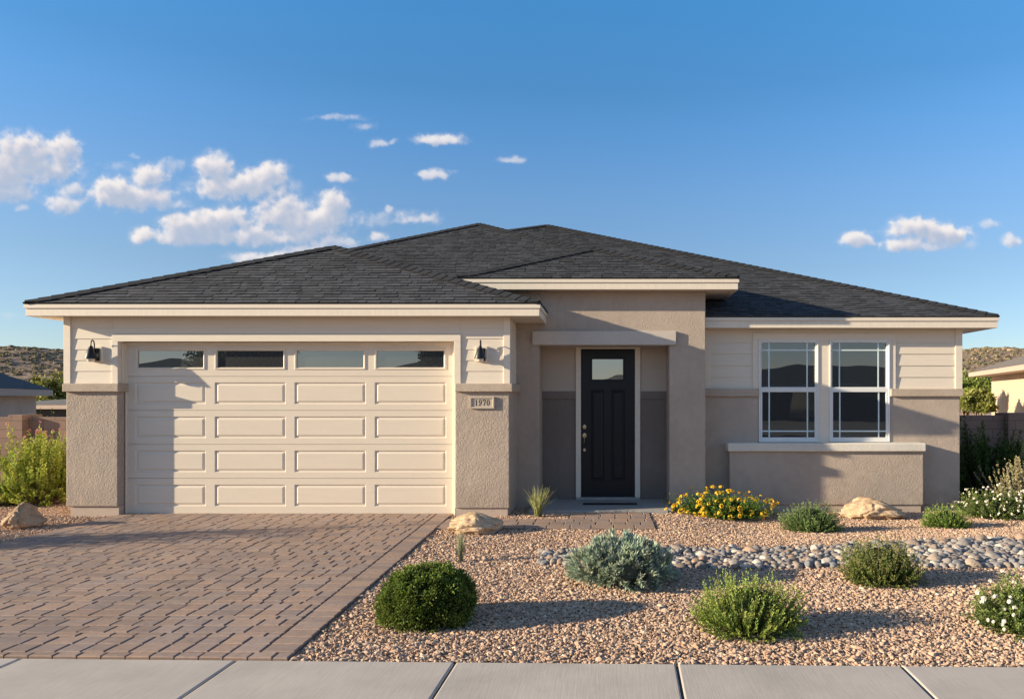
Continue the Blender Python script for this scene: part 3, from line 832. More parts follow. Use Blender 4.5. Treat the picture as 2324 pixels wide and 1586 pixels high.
# ---- crushed gravel: tens of thousands of chips, one mass
def river_c(x): return 8.02 + .16 * max(0, x - 1.8) * .8
def river_h(x): return .27 + .19 * sstep(x, -.9, .6) + .26 * sstep(x, 2.2, 4.2)
def in_river(x, y): return x > -.74 and abs(y - river_c(x)) < river_h(x)
def blocked(x, y):
    if y < walk_edge(x) + .015: return True
    if -7.22 < x < drive_r(y) + .02 and y < 11.06: return True
    if -2.3 < x < .65 and 9.78 < y < 10.56: return True
    if -.58 < x < .65 and 9.78 < y < 11.2: return True
    if -1.28 < x < .92 and y > 11.1: return True
    if -7.95 < x < -1.44 and y > 10.86: return True
    if -1.5 < x < 1.56 and y > 11.78: return True
    if 1.5 < x < 5.85 and y > 12.2: return True
    if 1.95 < x < 5.1 and y > 12.02: return True
    return False
ICO = np.array([(0, -.5257, .8507), (0, .5257, .8507), (.8507, 0, .5257), (-.8507, 0, .5257), (0, -.5257, -.8507), (0, .5257, -.8507), (.8507, 0, -.5257), (-.8507, 0, -.5257), (.5257, .8507, 0), (-.5257, .8507, 0), (.5257, -.8507, 0), (-.5257, -.8507, 0)])
bmI = bmesh.new(); 
for p in ICO: bmI.verts.new(p)
hull = bmesh.ops.convex_hull(bmI, input=bmI.verts[:]); bmI.verts.index_update(); bmI.normal_update()
IF = np.array([[v.index for v in f.verts] for f in bmI.faces]); ICO = np.array([v.co[:] for v in bmI.verts]); bmI.free()
def gravel():
    def region(x0, x1, y0, y1, sp, wedge=False):
        X, Y = np.meshgrid(np.arange(x0, x1, sp), np.arange(y0, y1, sp * .9)); X = X + RNG.uniform(-.5, .5, X.shape) * sp; Y = Y + RNG.uniform(-.5, .5, Y.shape) * sp
        X = X.ravel(); Y = Y.ravel()
        ok = Y > walk_edge(X) + .012
        if wedge: ok &= X < .60 * Y + 2.4
        else: ok &= X > -.70 * Y - 4.5
        for q in (lambda x, y: (x > -7.22) & (x < -2.124 + (y - 4.93) * (-.176 / 5.94) + .012) & (y < 11.06), lambda x, y: (x > -2.3) & (x < .645) & (y > 9.785) & (y < 10.555), lambda x, y: (x > -.57) & (x < .645) & (y > 9.78) & (y < 11.2),
                  lambda x, y: (x > -1.28) & (x < .92) & (y > 11.1), lambda x, y: (x > -7.95) & (x < -1.44) & (y > 10.86), lambda x, y: (x > -1.5) & (x < 1.56) & (y > 11.78), lambda x, y: (x > 1.5) & (x < 5.85) & (y > 12.2), lambda x, y: (x > 1.95) & (x < 5.1) & (y > 12.02)):
            ok &= ~q(X, Y)
        inr = np.array([in_river(a, b_) for a, b_ in zip(X, Y)]); ok &= ~inr | (RNG.random(len(X)) < .75)
        return np.stack([X[ok], Y[ok]], 1)
    pts = np.concatenate([region(-2.4, 9.4, 4.78, 8.2, .0190, True), region(-2.4, 10.4, 8.2, 13.4, .0225, True), region(-14.2, -7.1, 5.5, 13.5, .0245)])
    P = np.array(pts); n = len(P)
    Z = np.array([zg(a, b) for a, b in pts])
    big = np.array([1 - .12 * sstep(b, 7.5, 10.5) for a, b in pts])
    Rr = RNG.lognormal(0, .36, n) * .0098 * big; Rr = np.clip(Rr, .005, .024)
    S = np.stack([Rr * RNG.uniform(.8, 1.75, n), Rr * RNG.uniform(.7, 1.2, n), Rr * RNG.uniform(.45, .85, n)], 1)
    V = ICO[None] * (1 + RNG.uniform(-.28, .28, (n, 12, 1))) * S[:, None]
    a = RNG.uniform(0, 2 * np.pi, n); t = RNG.uniform(-.7, .7, n)
    c, s = np.cos(t), np.sin(t); y2 = V[..., 1] * c[:, None] - V[..., 2] * s[:, None]; z2 = V[..., 1] * s[:, None] + V[..., 2] * c[:, None]
    c, s = np.cos(a), np.sin(a); x3 = V[..., 0] * c[:, None] - y2 * s[:, None]; y3 = V[..., 0] * s[:, None] + y2 * c[:, None]
    lift = RNG.uniform(-.008, .010, n)
    V = np.stack([x3 + P[:, :1], y3 + P[:, 1:], z2 + (Z - .012 + lift)[:, None]], 2)
    base = np.array([(.62, .44, .335), (.65, .475, .37), (.56, .39, .30), (.67, .52, .42), (.59, .41, .31), (.62, .41, .29), (.52, .38, .305), (.70, .58, .48)])
    C = base[RNG.choice(8, n, p=[.2, .2, .16, .12, .14, .08, .06, .04])] * RNG.uniform(.72, 1.06, (n, 1)) * np.array([1.05, 1.0, .93])
    C = np.repeat(np.clip(C, 0, .85)[:, None], 12, 1)
    Fc = (IF[None] + 12 * np.arange(n)[:, None, None]).reshape(-1, 3)
    return mesh_np('gravel', V.reshape(-1, 3), Fc, C.reshape(-1, 3))
M['chip'] = mat_attr('gravel_chip', .9, .18, 60, spec=.15)
tag(link('gravel', gravel(), M['chip']), kind='stuff')

# ---- river stones of the dry creek
M_ST = []
for nm, c in (('pale', (.52, .455, .395)), ('tan', (.38, .30, .24)), ('grey', (.29, .255, .235)), ('bluegrey', (.22, .215, .23)), ('rust', (.35, .24, .175)), ('brown', (.25, .195, .16))):
    M_ST.append(mat_plain('river_stone_' + nm, c, .8, .35, 16, bmp=(40, .45, .005)))
ST_LB = ['pale cream rounded river stone in the dry creek bed', 'tan rounded river stone in the dry creek bed', 'mid grey rounded river stone in the dry creek bed', 'blue grey rounded river stone in the dry creek bed', 'rusty brown rounded river stone in the dry creek bed', 'dark brown rounded river stone in the dry creek bed']
cs_v, cs_f = cubesphere(6)
st_mesh = []
for k in range(7):
    off = Vector((k * 7.3, 1.7 * k, 3)); V = []
    for p in cs_v:
        q = Vector(p); d = 1 + .34 * noise.noise(q * 1.0 + off) + .12 * noise.noise(q * 2.3 + off)
        V.append(q * d)
    row_ = []
    for m in M_ST:
        me = mesh_np('river_stone', np.array(V), cs_f, smooth=True); weld(me); me.materials.append(m); row_.append(me)
    st_mesh.append(row_)
def creek():
    R = random.Random(21); placed = []; 
    tries = 0
    while tries < 34000:
        tries += 1
        x = R.uniform(-.72, 7.6); h = river_h(x); y = river_c(x) + R.uniform(-h, h)
        u = R.random(); r = .084 if u < .08 else (.062 if u < .36 else (.048 if u < .75 else .037))
        r *= R.uniform(.9, 1.12)
        if x < .0 and R.random() < .35: continue
        if all((x - a) ** 2 + (y - b) ** 2 > ((r + c) * .74) ** 2 for a, b, c in placed): placed.append((x, y, r))
    return placed
stones = creek()
stones.sort(key=lambda s: -(s[2] / s[1]) * (1 if s[0] < .56 * s[1] + .1 else .01))
Rst = random.Random(4); extra_v = []; extra_f = []; extra_c = []
for i, (x, y, r) in enumerate(stones):
    z = zg(x, y); ci = Rst.choices(range(6), (3, 4, 5, 4, 2, 3))[0]; k = Rst.randrange(7)
    s = (r * Rst.uniform(1.0, 1.3), r * Rst.uniform(.8, 1.0), r * Rst.uniform(.55, .85)); a = Rst.uniform(0, 6.28)
    zz = z + s[2] * .30 - .012 + Rst.uniform(0, .015)
    if i < 296:
        o = link('river_stone', st_mesh[k][ci], None, None, (x, y, zz)); o.scale = s; o.rotation_euler = (Rst.uniform(-.25, .25), Rst.uniform(-.25, .25), a)
        tag(o, ST_LB[ci], 'stone', 'river stones of the dry creek bed')
    else:
        me = st_mesh[k][0]; M4 = Matrix.Translation((x, y, zz)) @ Matrix.Rotation(a, 4, 'Z') @ Matrix.Diagonal((*s, 1))
        nb = len(extra_v); extra_v += [tuple(M4 @ v.co) for v in me.vertices]; extra_f += [tuple(nb + j for j in p.vertices) for p in me.polygons]
        extra_c.append(ci)
if extra_v:
    me = bpy.data.meshes.new('river_pebbles'); me.from_pydata(extra_v, [], extra_f)
    me.polygons.foreach_set('use_smooth', [True] * len(me.polygons)); 
    tag(link('river_pebbles', me, M_ST[2]), kind='stuff')

# ---- landscape boulders
def mat_rock(name, c1, c2, c3):
    m, nt, b, o = newmat(name); v = coords(nt)
    c = ramp(nt, fbm(nt, v, 5, 6, .62, .4), [(.28, c1), (.5, c2), (.75, c3)])
    c = mixc(nt, .4, c, ramp(nt, fbm(nt, v, 28, 4), [(.3, .32), (.7, .62)]), 'OVERLAY')
    nt.links.new(c, b.inputs['Base Color']); b.inputs['Roughness'].default_value = .92; b.inputs['Specular IOR Level'].default_value = .15
    n1 = bump(nt, b, fbm(nt, v, 14, 5, .65), .6, .02); bump(nt, b, fbm(nt, v, 70, 3), .4, .005, n1)
    return m
M['rock'] = mat_rock('sandstone', (.36, .245, .15), (.56, .40, .26), (.66, .51, .36))
M['rock_d'] = mat_rock('brown_stone', (.26, .175, .115), (.46, .32, .21), (.56, .42, .30))
def boulder(x, y, z, sx, sy, h, seed, label, mat, lean=0, prof=()):
    """a broken boulder: lumpy ellipsoid cut by random planes; prof lists side humps (dx, width, gain)"""
    V, Fq = cubesphere(30); off = Vector((seed * 5.1, seed * 2.7, seed)); out = []
    q_ = random.Random(seed); cuts = []
    for _ in range(9):
        n = Vector((q_.uniform(-1, 1), q_.uniform(-1, .4), q_.uniform(-.3, 1))).normalized(); cuts.append((n, q_.uniform(.62, .9)))
    for p in V:
        q = Vector(p)
        d = 1 + .22 * noise.noise(q * 1.1 + off) + .10 * noise.noise(q * 2.6 + off)
        w = q * d
        for n, c in cuts:
            e = w.dot(n) - c
            if e > 0: w -= n * (e * .68)
        w += q * (.085 * noise.noise(w * 3.6 + off) + .05 * noise.noise(w * 8 + off) + .022 * noise.noise(w * 17 + off) - .55 * max(0, .16 - abs(noise.noise(w * 1.5 + off * 1.7))))
        zz = w.z * .66 + .42
        g = 1 + sum(k * math.exp(-((w.x - dx) / wd) ** 2) for dx, wd, k in prof)
        zz = zz * g if zz > 0 else zz
        out.append((w.x * sx * 1.12 + lean * zz * sx, w.y * sy * 1.1, max(-.12, zz) * h))
    me = mesh_np('landscape_boulder', np.array(out), Fq, smooth=True); weld(me, .0005)
    me.set_sharp_from_angle(angle=rad(32))
    tag(link('landscape_boulder', me, mat, None, (x, y, z)), label, 'boulder', 'landscape boulders in the gravel')
bx, by, bz = ground_at(51, 1196); boulder(bx, by, bz, .21, .2, .225, 3, 'brown pointed boulder left of the driveway', M['rock_d'], 0, ((.05, .4, .35), (.8, .5, -.2)))
bx, by, bz = ground_at(1080, 1205); boulder(bx, by, bz, .36, .26, .19, 8, 'tan cracked boulder beside the driveway and the walkway', M['rock'], 0, ((-.2, .5, .2), (.7, .4, -.15)))
bx, by, bz = ground_at(1975, 1172); boulder(bx, by, bz, .49, .30, .225, 12, 'large tan boulder below the window ledge', M['rock'], 0, ((-.05, .45, .35), (.85, .4, -.25)))

# ---- garden block walls
def mat_block():
    m, nt, b, o = newmat('concrete_block'); v = coords(nt)
    br = nd(nt, 'ShaderNodeTexBrick'); br.inputs['Scale'].default_value = 1; br.inputs['Brick Width'].default_value = .41; br.inputs['Row Height'].default_value = .163
    br.inputs['Mortar Size'].default_value = .006; br.inputs['Color1'].default_value = (.30, .205, .165, 1); br.inputs['Color2'].default_value = (.255, .175, .145, 1); br.inputs['Mortar'].default_value = (.17, .12, .10, 1)
    sx = nd(nt, 'ShaderNodeSeparateXYZ'); nt.links.new(v, sx.inputs[0]); ad = nd(nt, 'ShaderNodeMath'); nt.links.new(sx.outputs[0], ad.inputs[0]); nt.links.new(sx.outputs[1], ad.inputs[1])
    cb = nd(nt, 'ShaderNodeCombineXYZ'); nt.links.new(ad.outputs[0], cb.inputs[0]); nt.links.new(sx.outputs[2], cb.inputs[1])
    nt.links.new(cb.outputs[0], br.inputs['Vector'])
    c = mixc(nt, .35, br.outputs[0], ramp(nt, fbm(nt, v, 30, 4), [(.3, .36), (.7, .62)]), 'OVERLAY')
    nt.links.new(c, b.inputs['Base Color']); b.inputs['Roughness'].default_value = .95; b.inputs['Specular IOR Level'].default_value = .1
    n1 = bump(nt, b, br.outputs['Fac'], -.8, .006); bump(nt, b, fbm(nt, v, 90, 3), .4, .004, n1)
    return m
M['block'] = mat_block()
WY = 13.6
def block_wall(x0, x1, xp, label, top, name='block_wall'):
    W = thing(name, ((x0 + x1) / 2, WY, 0), label, 'wall', 'brown block garden walls')
    w = MB(); w.box(x0, xp[0], WY, WY + .2, -.5, top); w.box(xp[1], x1, WY, WY + .2, -.5, top); w.build('wall_panel', M['block'], W, bevel=.004, seg=1)
    p = MB(); p.box(xp[0], xp[1], WY - .14, WY + .34, -.5, top + .045); p.build('pilaster', M['block'], W, bevel=.006, seg=1)
block_wall(-26, -7.8, (PX(32, WY), PX(64.5, WY)), 'brown concrete block wall with a pilaster left of the house', PZ(946.5, WY))
block_wall(5.7, 17, (PX(2279, WY), PX(2279, WY) + .42), 'shaded brown concrete block wall right of the house', PZ(942.5, WY))

# ---- neighbouring houses
M['nb_roof'] = mat_plain('neighbour_shingle', (.058, .06, .068), .9, .3, 9, bmp=(14, .5, .02), grain=(.6, 1, 5))
M['nb_roof2'] = mat_plain('neighbour_brown_shingle', (.20, .165, .14), .9, .25, 9, bmp=(14, .5, .02), grain=(.6, 1, 5))
M['nb_roof3'] = mat_plain('far_grey_shingle', (.17, .155, .14), .9, .3, 9, bmp=(14, .5, .02), grain=(.6, 1, 5))
M['nb_dark'] = mat_plain('dark_far_wall', (.05, .05, .055), .9)
M['nb_wall'] = mat_stucco('neighbour_stucco', (.40, .33, .27), .6, .4)
M['nb_wall2'] = mat_stucco('neighbour_tan_stucco', (.56, .43, .31), .6, .25)
M['nb_trim'] = mat_plain('neighbour_trim', (.34, .285, .245), .7, .05)
M['nb_trim2'] = mat_plain('neighbour_tan_trim', (.46, .35, .28), .7, .05)
def hip_house(cx, cy, lx, ly, ang, z0, zeave, pitch, label, mr, mw, mtr, ov=.6, windows=(), inset=None):
    H = thing('neighbour_house', (cx, cy, z0), label, 'house', 'neighbouring houses')
    ca_, sa_ = math.cos(ang), math.sin(ang)
    def T(x, y, z): return (cx + x * ca_ - y * sa_, cy + x * sa_ + y * ca_, z)
    w = MB(); w.obox((cx, cy, (z0 - 2 + zeave) / 2), ang, lx - ov, ly - ov, (zeave - z0 + 2) / 2 - .01); w.build('wall', mw, H)
    rf = MB(); t = .22
    s = min(lx, ly); rid = zeave + t + pitch * s
    if inset is None: inset = s
    if lx >= ly: r0, r1 = T(-lx + inset, 0, rid), T(lx - inset, 0, rid)
    else: r0, r1 = T(0, -ly + inset, rid), T(0, ly - inset, rid)
    c = [T(-lx, -ly, zeave + t), T(lx, -ly, zeave + t), T(lx, ly, zeave + t), T(-lx, ly, zeave + t)]
    if lx >= ly:
        for q in ([c[0], c[1], r1, r0], [c[2], c[3], r0, r1], [c[1], c[2], r1], [c[3], c[0], r0]): rf.poly(q)
    else:
        for q in ([c[0], c[1], r0], [c[1], c[2], r1, r0], [c[2], c[3], r1], [c[3], c[0], r0, r1]): rf.poly(q)
    rf.build('roof', mr, H)
    f = MB(); f.obox((cx, cy, zeave + t / 2 - .004), ang, lx - .02, ly - .02, t / 2); f.build('fascia', mtr, H)
    for (wx, wy, ww, wz0, wz1) in windows:
        g = MB(); g.poly([T(wx - ww, wy, wz0), T(wx + ww, wy, wz0), T(wx + ww, wy, wz1), T(wx - ww, wy, wz1)]); g.build('window', M['glass'], H)
    return H
# left neighbour: its long eave runs towards us and ends in the corner seen past the garage
dl_ = Vector((.45, -.893)); nl_ = Vector((.893, .45)); Cl = Vector((PX(122, 28), 28)) + dl_ * 7 - nl_ * 5
hip_house(Cl.x, Cl.y, 7, 5, math.atan2(dl_.y, dl_.x), -1.0, PZ(898, 28), .44, 'grey stucco neighbour house with dark hip roof behind the left block wall', M['nb_roof'], M['nb_wall'], M['nb_trim'], .45)
hip_house(PX(150, 40) + 5, 44, 9, 5.5, rad(-3), -3.4, PZ(927, 40), .10, 'low dark roofed house far behind the left block wall', M['nb_roof3'], M['nb_dark'], M['nb_trim2'], .7)
# right neighbour: wall turned to the sun, eave running towards us
d = Vector((-1.84, -6.6)).normalized(); nrm = Vector((-d.y, d.x))     # along the eave, and inwards to the east
if nrm.x < 0: nrm = -nrm
C1 = Vector((PX(2197, 40), 40)); lx_, ly_ = 11.0, 8.0
ctr_ = C1 + d * lx_ + nrm * ly_
hip_house(ctr_.x, ctr_.y, lx_, ly_, math.atan2(d.y, d.x), -1.6, PZ(855, 40), .36, 'tan stucco neighbour house with brown roof behind the right block wall', M['nb_roof2'], M['nb_wall2'], M['nb_trim2'], .95)
# across the street, seen only as reflections in the glass
hip_house(18.5, -38, 14, 6.5, 0, 0, 2.45, .27, 'dark house across the street reflected in the right windows', M['roofbase'], M['nb_dark'], M['nb_trim'], .5, [(-9, 6.01, .9, .9, 2.1), (-3, 6.01, 1.6, .1, 2.2)], inset=11.5)
hip_house(-14, -42, 9, 6.5, 0, 0, 2.5, .36, 'dark house across the street reflected in the last garage pane', M['roofbase'], M['nb_dark'], M['nb_trim'], .5, [(-3, 6.01, .9, .9, 2.1)], inset=8.2)
hip_house(-37.4, -42, 8, 6.5, 0, 0, 2.5, .36, 'farther dark house across the street reflected in the first garage pane', M['roofbase'], M['nb_dark'], M['nb_trim'], .5, inset=7.6)

# ---- hills with scrub
def hill_h(x, y):
    a = 25.5 * math.exp(-((x + 275) / 120) ** 2) + 27 * math.exp(-((x - 185) / 150) ** 2) + 10 * math.exp(-((x + 60) / 160) ** 2)
    a += 3.5 * noise.noise(Vector((x / 90, y / 90, 0))) + 1.3 * noise.noise(Vector((x / 26, y / 26, 4)))
    prof = sstep(y, 170, 350) * (1 - .5 * sstep(y, 360, 620))
    return -3.4 + a * prof + .35 * noise.noise(Vector((x / 9, y / 9, 2))) * prof
def hills():
    xs = np.linspace(-560, 520, 217); ys = np.linspace(150, 640, 90)
    V = [(x, y, hill_h(x, y)) for y in ys for x in xs]; nx = len(xs)
    return mesh_np('hills', np.array(V), np.array([(j * nx + i, j * nx + i + 1, (j + 1) * nx + i + 1, (j + 1) * nx + i) for j in range(len(ys) - 1) for i in range(nx - 1)]), smooth=True)
def mat_hill():
    m, nt, b, o = newmat('dry_hillside'); v = coords(nt)
    c = ramp(nt, fbm(nt, v, .06, 5, .6), [(.3, (.27, .19, .135)), (.7, (.36, .26, .19))])
    c = mixc(nt, ramp(nt, fbm(nt, v, .35, 4, .65), [(.48, 0.), (.60, .6)]), c, (.19, .155, .115))
    nt.links.new(c, b.inputs['Base Color']); b.inputs['Roughness'].default_value = .95; b.inputs['Specular IOR Level'].default_value = .05
    bump(nt, b, fbm(nt, v, .5, 4), .7, .8)
    return m
tag(link('hills', hills(), mat_hill()), kind='structure')
def scrub():
    V0, F0 = cubesphere(2); pts = []
    while len(pts) < 4600:
        side = RNG.random() < .52
        x = RNG.uniform(-330, -235) if side else RNG.uniform(140, 225); y = RNG.uniform(210, 372)
        if len(pts) > 2600: x = RNG.uniform(-500, 420)
        x = x * y / 350
        pts.append((x, y, hill_h(x, y)))
    for _ in range(420):
        y = RNG.uniform(342, 360); x = RNG.uniform(-330, -235) if RNG.random() < .5 else RNG.uniform(140, 225); pts.append((x, y, hill_h(x, y)))
    P = np.array(pts); n = len(P); r = RNG.uniform(.3, .95, n) * np.where(RNG.random(n) < .10, 1.8, 1)
    V = V0[None] * (1 + RNG.uniform(-.35, .35, (n, len(V0), 1))) * r[:, None, None] * np.array([1.2, 1.2, .6])
    V = V + P[:, None] + np.array([0, 0, .1]); Fq = (F0[None] + len(V0) * np.arange(n)[:, None, None]).reshape(-1, 4)
    C = np.array([(.20, .175, .105), (.25, .20, .13), (.29, .22, .15), (.16, .15, .085)])[RNG.integers(0, 4, n)] * RNG.uniform(.8, 1.2, (n, 1))
    return mesh_np('hillside_scrub', V.reshape(-1, 3), Fq, np.repeat(C[:, None], len(V0), 1).reshape(-1, 3))
M['scrub'] = mat_attr('scrub', .9, 0, spec=.05)
tag(link('hillside_scrub', scrub(), M['scrub']), kind='stuff')
bh = MB()                                        # low hills behind the street for the glass to reflect
prev = None
for i in range(81):
    x = -600 + 15 * i; h = 7 + 6 * math.exp(-((x - 0) / 40) ** 2) + 2.5 * noise.noise(Vector((x / 60, 3, 1)))
    cur = ((x, -330, -1), (x, -420, h))
    if prev: bh.poly([prev[0], cur[0], cur[1], prev[1]])
    prev = cur
tag(bh.build('hills', bpy.data.materials['dry_hillside']), kind='structure')
SKY_STRENGTH = 0.133; SUN_STRENGTH = 9.5; SUN_COLOR = (1.0, .85, .60)
SKY_RAMP = ((0.0, (1.10, 1.08, 1.16)), (.165, (1.20, 1.17, 1.18)), (.26, (1.18, 1.36, 1.46)), (.335, (.98, 1.44, 1.64)), (.38, (.84, 1.42, 1.63)), (.48, (.78, 1.70, 1.98)), (.66, (1.25, 1.35, 1.35)), (1.0, (1.5, 1.3, 1.15)))
FILL_TINT = (1.42, 1.10, .99)  # multiplier added to the rear sky so shaded faces turn less blue
# ------------------------------------------------------------------ plants
def unit(a): return a / np.maximum(np.linalg.norm(a, axis=-1, keepdims=True), 1e-6)
def leaves(P, D, L, W, C, rng, tipc=1.15, basec=.55, cup=.15):
    """arrays of leaf blades: base P, direction D, length L, width W, colour C -> quads"""
    n = len(P); S = unit(np.cross(D, rng.normal(size=(n, 3)))); N = np.cross(D, S)
    L = np.broadcast_to(L, n)[:, None]; W = np.broadcast_to(W, n)[:, None]
    mid = P + D * L * .55 - N * L * cup
    V = np.stack([P, mid + S * W / 2, P + D * L, mid - S * W / 2], 1).reshape(-1, 3)
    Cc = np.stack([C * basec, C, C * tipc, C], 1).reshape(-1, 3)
    return V, np.arange(4 * n).reshape(n, 4), np.clip(Cc, 0, .9)
def merge(parts):
    V = []; Fq = []; C = []; o = 0
    for v, f, c in parts: V.append(v); Fq.append(f + o); C.append(c); o += len(v)
    return np.concatenate(V), np.concatenate(Fq), np.concatenate(C)
def core(c, r, col, rng, squash=1.0):
    V, Fq = cubesphere(8); V = V * (1 + rng.normal(0, .05, (len(V), 1)))
    V = V * np.array(r) + np.array(c); V[:, 2] = np.maximum(V[:, 2], .0)
    return V, Fq, np.repeat(np.array([col]), len(V), 0)
def dome(n, rx, ry, h, cz, rng, lump=.10, k=5.0, seed=0):
    """points and normals over a mound with base radii rx, ry and height h"""
    d = unit(rng.normal(size=(n * 2, 3))); d = d[d[:, 2] > -cz / max(h - cz, .01) * .8][:n]
    off = Vector((seed * 3.1, seed * 1.7, seed))
    f = np.array([1 + lump * 2 * noise.noise(Vector(q) * k * .5 + off) + lump * noise.noise(Vector(q) * k + off) for q in d])
    P = d * f[:, None] * np.array([rx, ry, h - cz]); P[:, 2] += cz
    P[:, 2] = np.maximum(P[:, 2], .01)
    N = unit(d / np.array([rx, ry, h - cz])); return P, N
def jit(c, n, rng, a=.25, hue=.10):
    c = np.array(c); k = rng.uniform(1 - a, 1 + a, (n, 1)); return c * k * (1 + rng.uniform(-hue, hue, (n, 3)))
def foliage(parent, parts, name='foliage', mat='leaf'):
    V, Fq, C = merge(parts); return link(name, mesh_np(name, V, Fq, C), M[mat], parent)

def clump_bush(rx, ry, h, col, tip, rng, seed, n=420, per=30, ll=.022, lw=.012, spread=.9, lump=.07, puff=.035, depth=1):
    """tight mound of small leaf tufts (clipped evergreen)"""
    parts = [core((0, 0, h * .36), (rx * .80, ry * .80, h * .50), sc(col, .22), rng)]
    for lay in range(1 + depth):
        P, N = dome(n if lay == 0 else n // 2, rx * (1 - .13 * lay), ry * (1 - .13 * lay), h * (1 - .11 * lay), h * .36, rng, lump, 6, seed)
        m = len(P); cc = jit(col, m, rng, .22); up = np.clip(N[:, 2:3] * .5 + .5, 0, 1)
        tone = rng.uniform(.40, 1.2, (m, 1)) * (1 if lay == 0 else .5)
        Pq = np.repeat(P, per, 0); Nq = np.repeat(N, per, 0); M_ = len(Pq)
        o = unit(rng.normal(size=(M_, 3))) ; o = unit(Nq * rng.uniform(.2, 1.2, (M_, 1)) + o * spread)
        base = Pq + o * (puff * rng.uniform(0, 1, (M_, 1))) - Nq * puff * .6
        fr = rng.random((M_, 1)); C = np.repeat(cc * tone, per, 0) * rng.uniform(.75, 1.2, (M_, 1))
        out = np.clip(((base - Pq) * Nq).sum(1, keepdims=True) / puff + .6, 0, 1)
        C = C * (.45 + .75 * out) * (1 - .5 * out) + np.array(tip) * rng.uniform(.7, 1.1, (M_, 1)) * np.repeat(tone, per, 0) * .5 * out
        parts.append(leaves(base, o, ll * rng.uniform(.7, 1.3, M_), lw * rng.uniform(.8, 1.2, M_), C, rng))
    return parts
def sprig_bush(rx, ry, h, col, tip, rng, seed, n=240, per=34, ll=.024, lw=.006, up=.6, lump=.12, bare=.25, ang=.8, lean=0, core_k=.62, cz=.25, curl=.25, tipf=.75, dark=.4, rmin=.72):
    """stems fanning out of the crown, each feathered with small leaves"""
    parts = []
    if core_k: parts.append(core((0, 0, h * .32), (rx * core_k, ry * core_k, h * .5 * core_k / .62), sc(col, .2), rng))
    P, N = dome(n, rx, ry, h, h * cz, rng, lump, 5, seed); m = len(P)
    P = P * rng.uniform(rmin, 1.06, (m, 1)) if rmin > .6 else P * rng.uniform(rmin ** 2, 1.1, (m, 1)) ** .5; P[:, 0] += lean * P[:, 2]
    B = P * np.array([.25, .25, .0]) + np.array([0, 0, .01]); B[:, :2] += rng.normal(0, .02, (m, 2))
    mid = (B + P) / 2 + (P - B) * np.array([.22, .22, -.12]) * curl / .25
    t = rng.uniform(bare, 1, (m, per)); t = np.sort(t, 1)[..., None]
    Q = (1 - t) ** 2 * B[:, None] + 2 * t * (1 - t) * mid[:, None] + t ** 2 * P[:, None]
    T = unit(2 * (1 - t) * (mid - B)[:, None] + 2 * t * (P - mid)[:, None])
    T = unit(T + np.array([0, 0, up]) * t)
    Q = Q.reshape(-1, 3); T = T.reshape(-1, 3); tt = t.reshape(-1, 1); k = len(Q)
    o = unit(np.cross(T, rng.normal(size=(k, 3)))); D = unit(T * math.cos(ang) + o * math.sin(ang) * (1.15 - .5 * tt))
    cc = np.repeat(jit(col, m, rng, .25), per, 0); tc = np.repeat(jit(tip, m, rng, .2), per, 0)
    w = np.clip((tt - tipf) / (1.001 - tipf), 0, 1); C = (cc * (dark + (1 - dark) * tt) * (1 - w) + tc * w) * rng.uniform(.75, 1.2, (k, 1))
    parts.append(leaves(Q, D, ll * rng.uniform(.7, 1.25, k) * (1.1 - .35 * tt[:, 0]), lw * rng.uniform(.8, 1.2, k), C, rng))
    return parts, (B, mid, P)
def rosette_bush(rx, ry, h, col, tip, rng, seed, n=150, per=26, ll=.085, lw=.014, spread=.75, lump=.16):
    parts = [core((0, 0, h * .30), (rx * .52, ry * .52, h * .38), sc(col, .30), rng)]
    P, N = dome(n, rx * .90, ry * .90, h * .88, h * .30, rng, lump, 4, seed); m = len(P)
    P = P - N * .03
    A = unit(N + np.array([0, 0, .35])); Pq = np.repeat(P, per, 0); Aq = np.repeat(A, per, 0); k = len(Pq)
    o = unit(rng.normal(size=(k, 3))); s = rng.uniform(.15, spread, (k, 1)); D = unit(Aq * 1 + o * s)
    base = Pq + Aq * rng.uniform(-.05, .03, (k, 1))
    C = np.repeat(jit(col, m, rng, .22), per, 0) * rng.uniform(.7, 1.2, (k, 1)); tp = (rng.random((k, 1)) < .45)
    C = np.where(tp, C * .5 + np.array(tip) * .5, C)
    parts.append(leaves(base, D, ll * rng.uniform(.6, 1.15, k), lw * rng.uniform(.75, 1.2, k), C, rng, 1.25, .35, .08))
    return parts
def stems(parent, curves, r=.006, nmax=40, name='stems'):
    B, mid, P = curves; mb = MB(); O = ORG[parent.name]
    for i in range(min(nmax, len(B))):
        pts = [Vector(O) + Vector(((1 - t) ** 2 * B[i] + 2 * t * (1 - t) * mid[i] + t * t * P[i]).tolist()) for t in (0, .25, .5, .75, .95)]
        mb.tube(pts, r, 5, r * .35)
    return mb.build(name, M['wood'], parent)
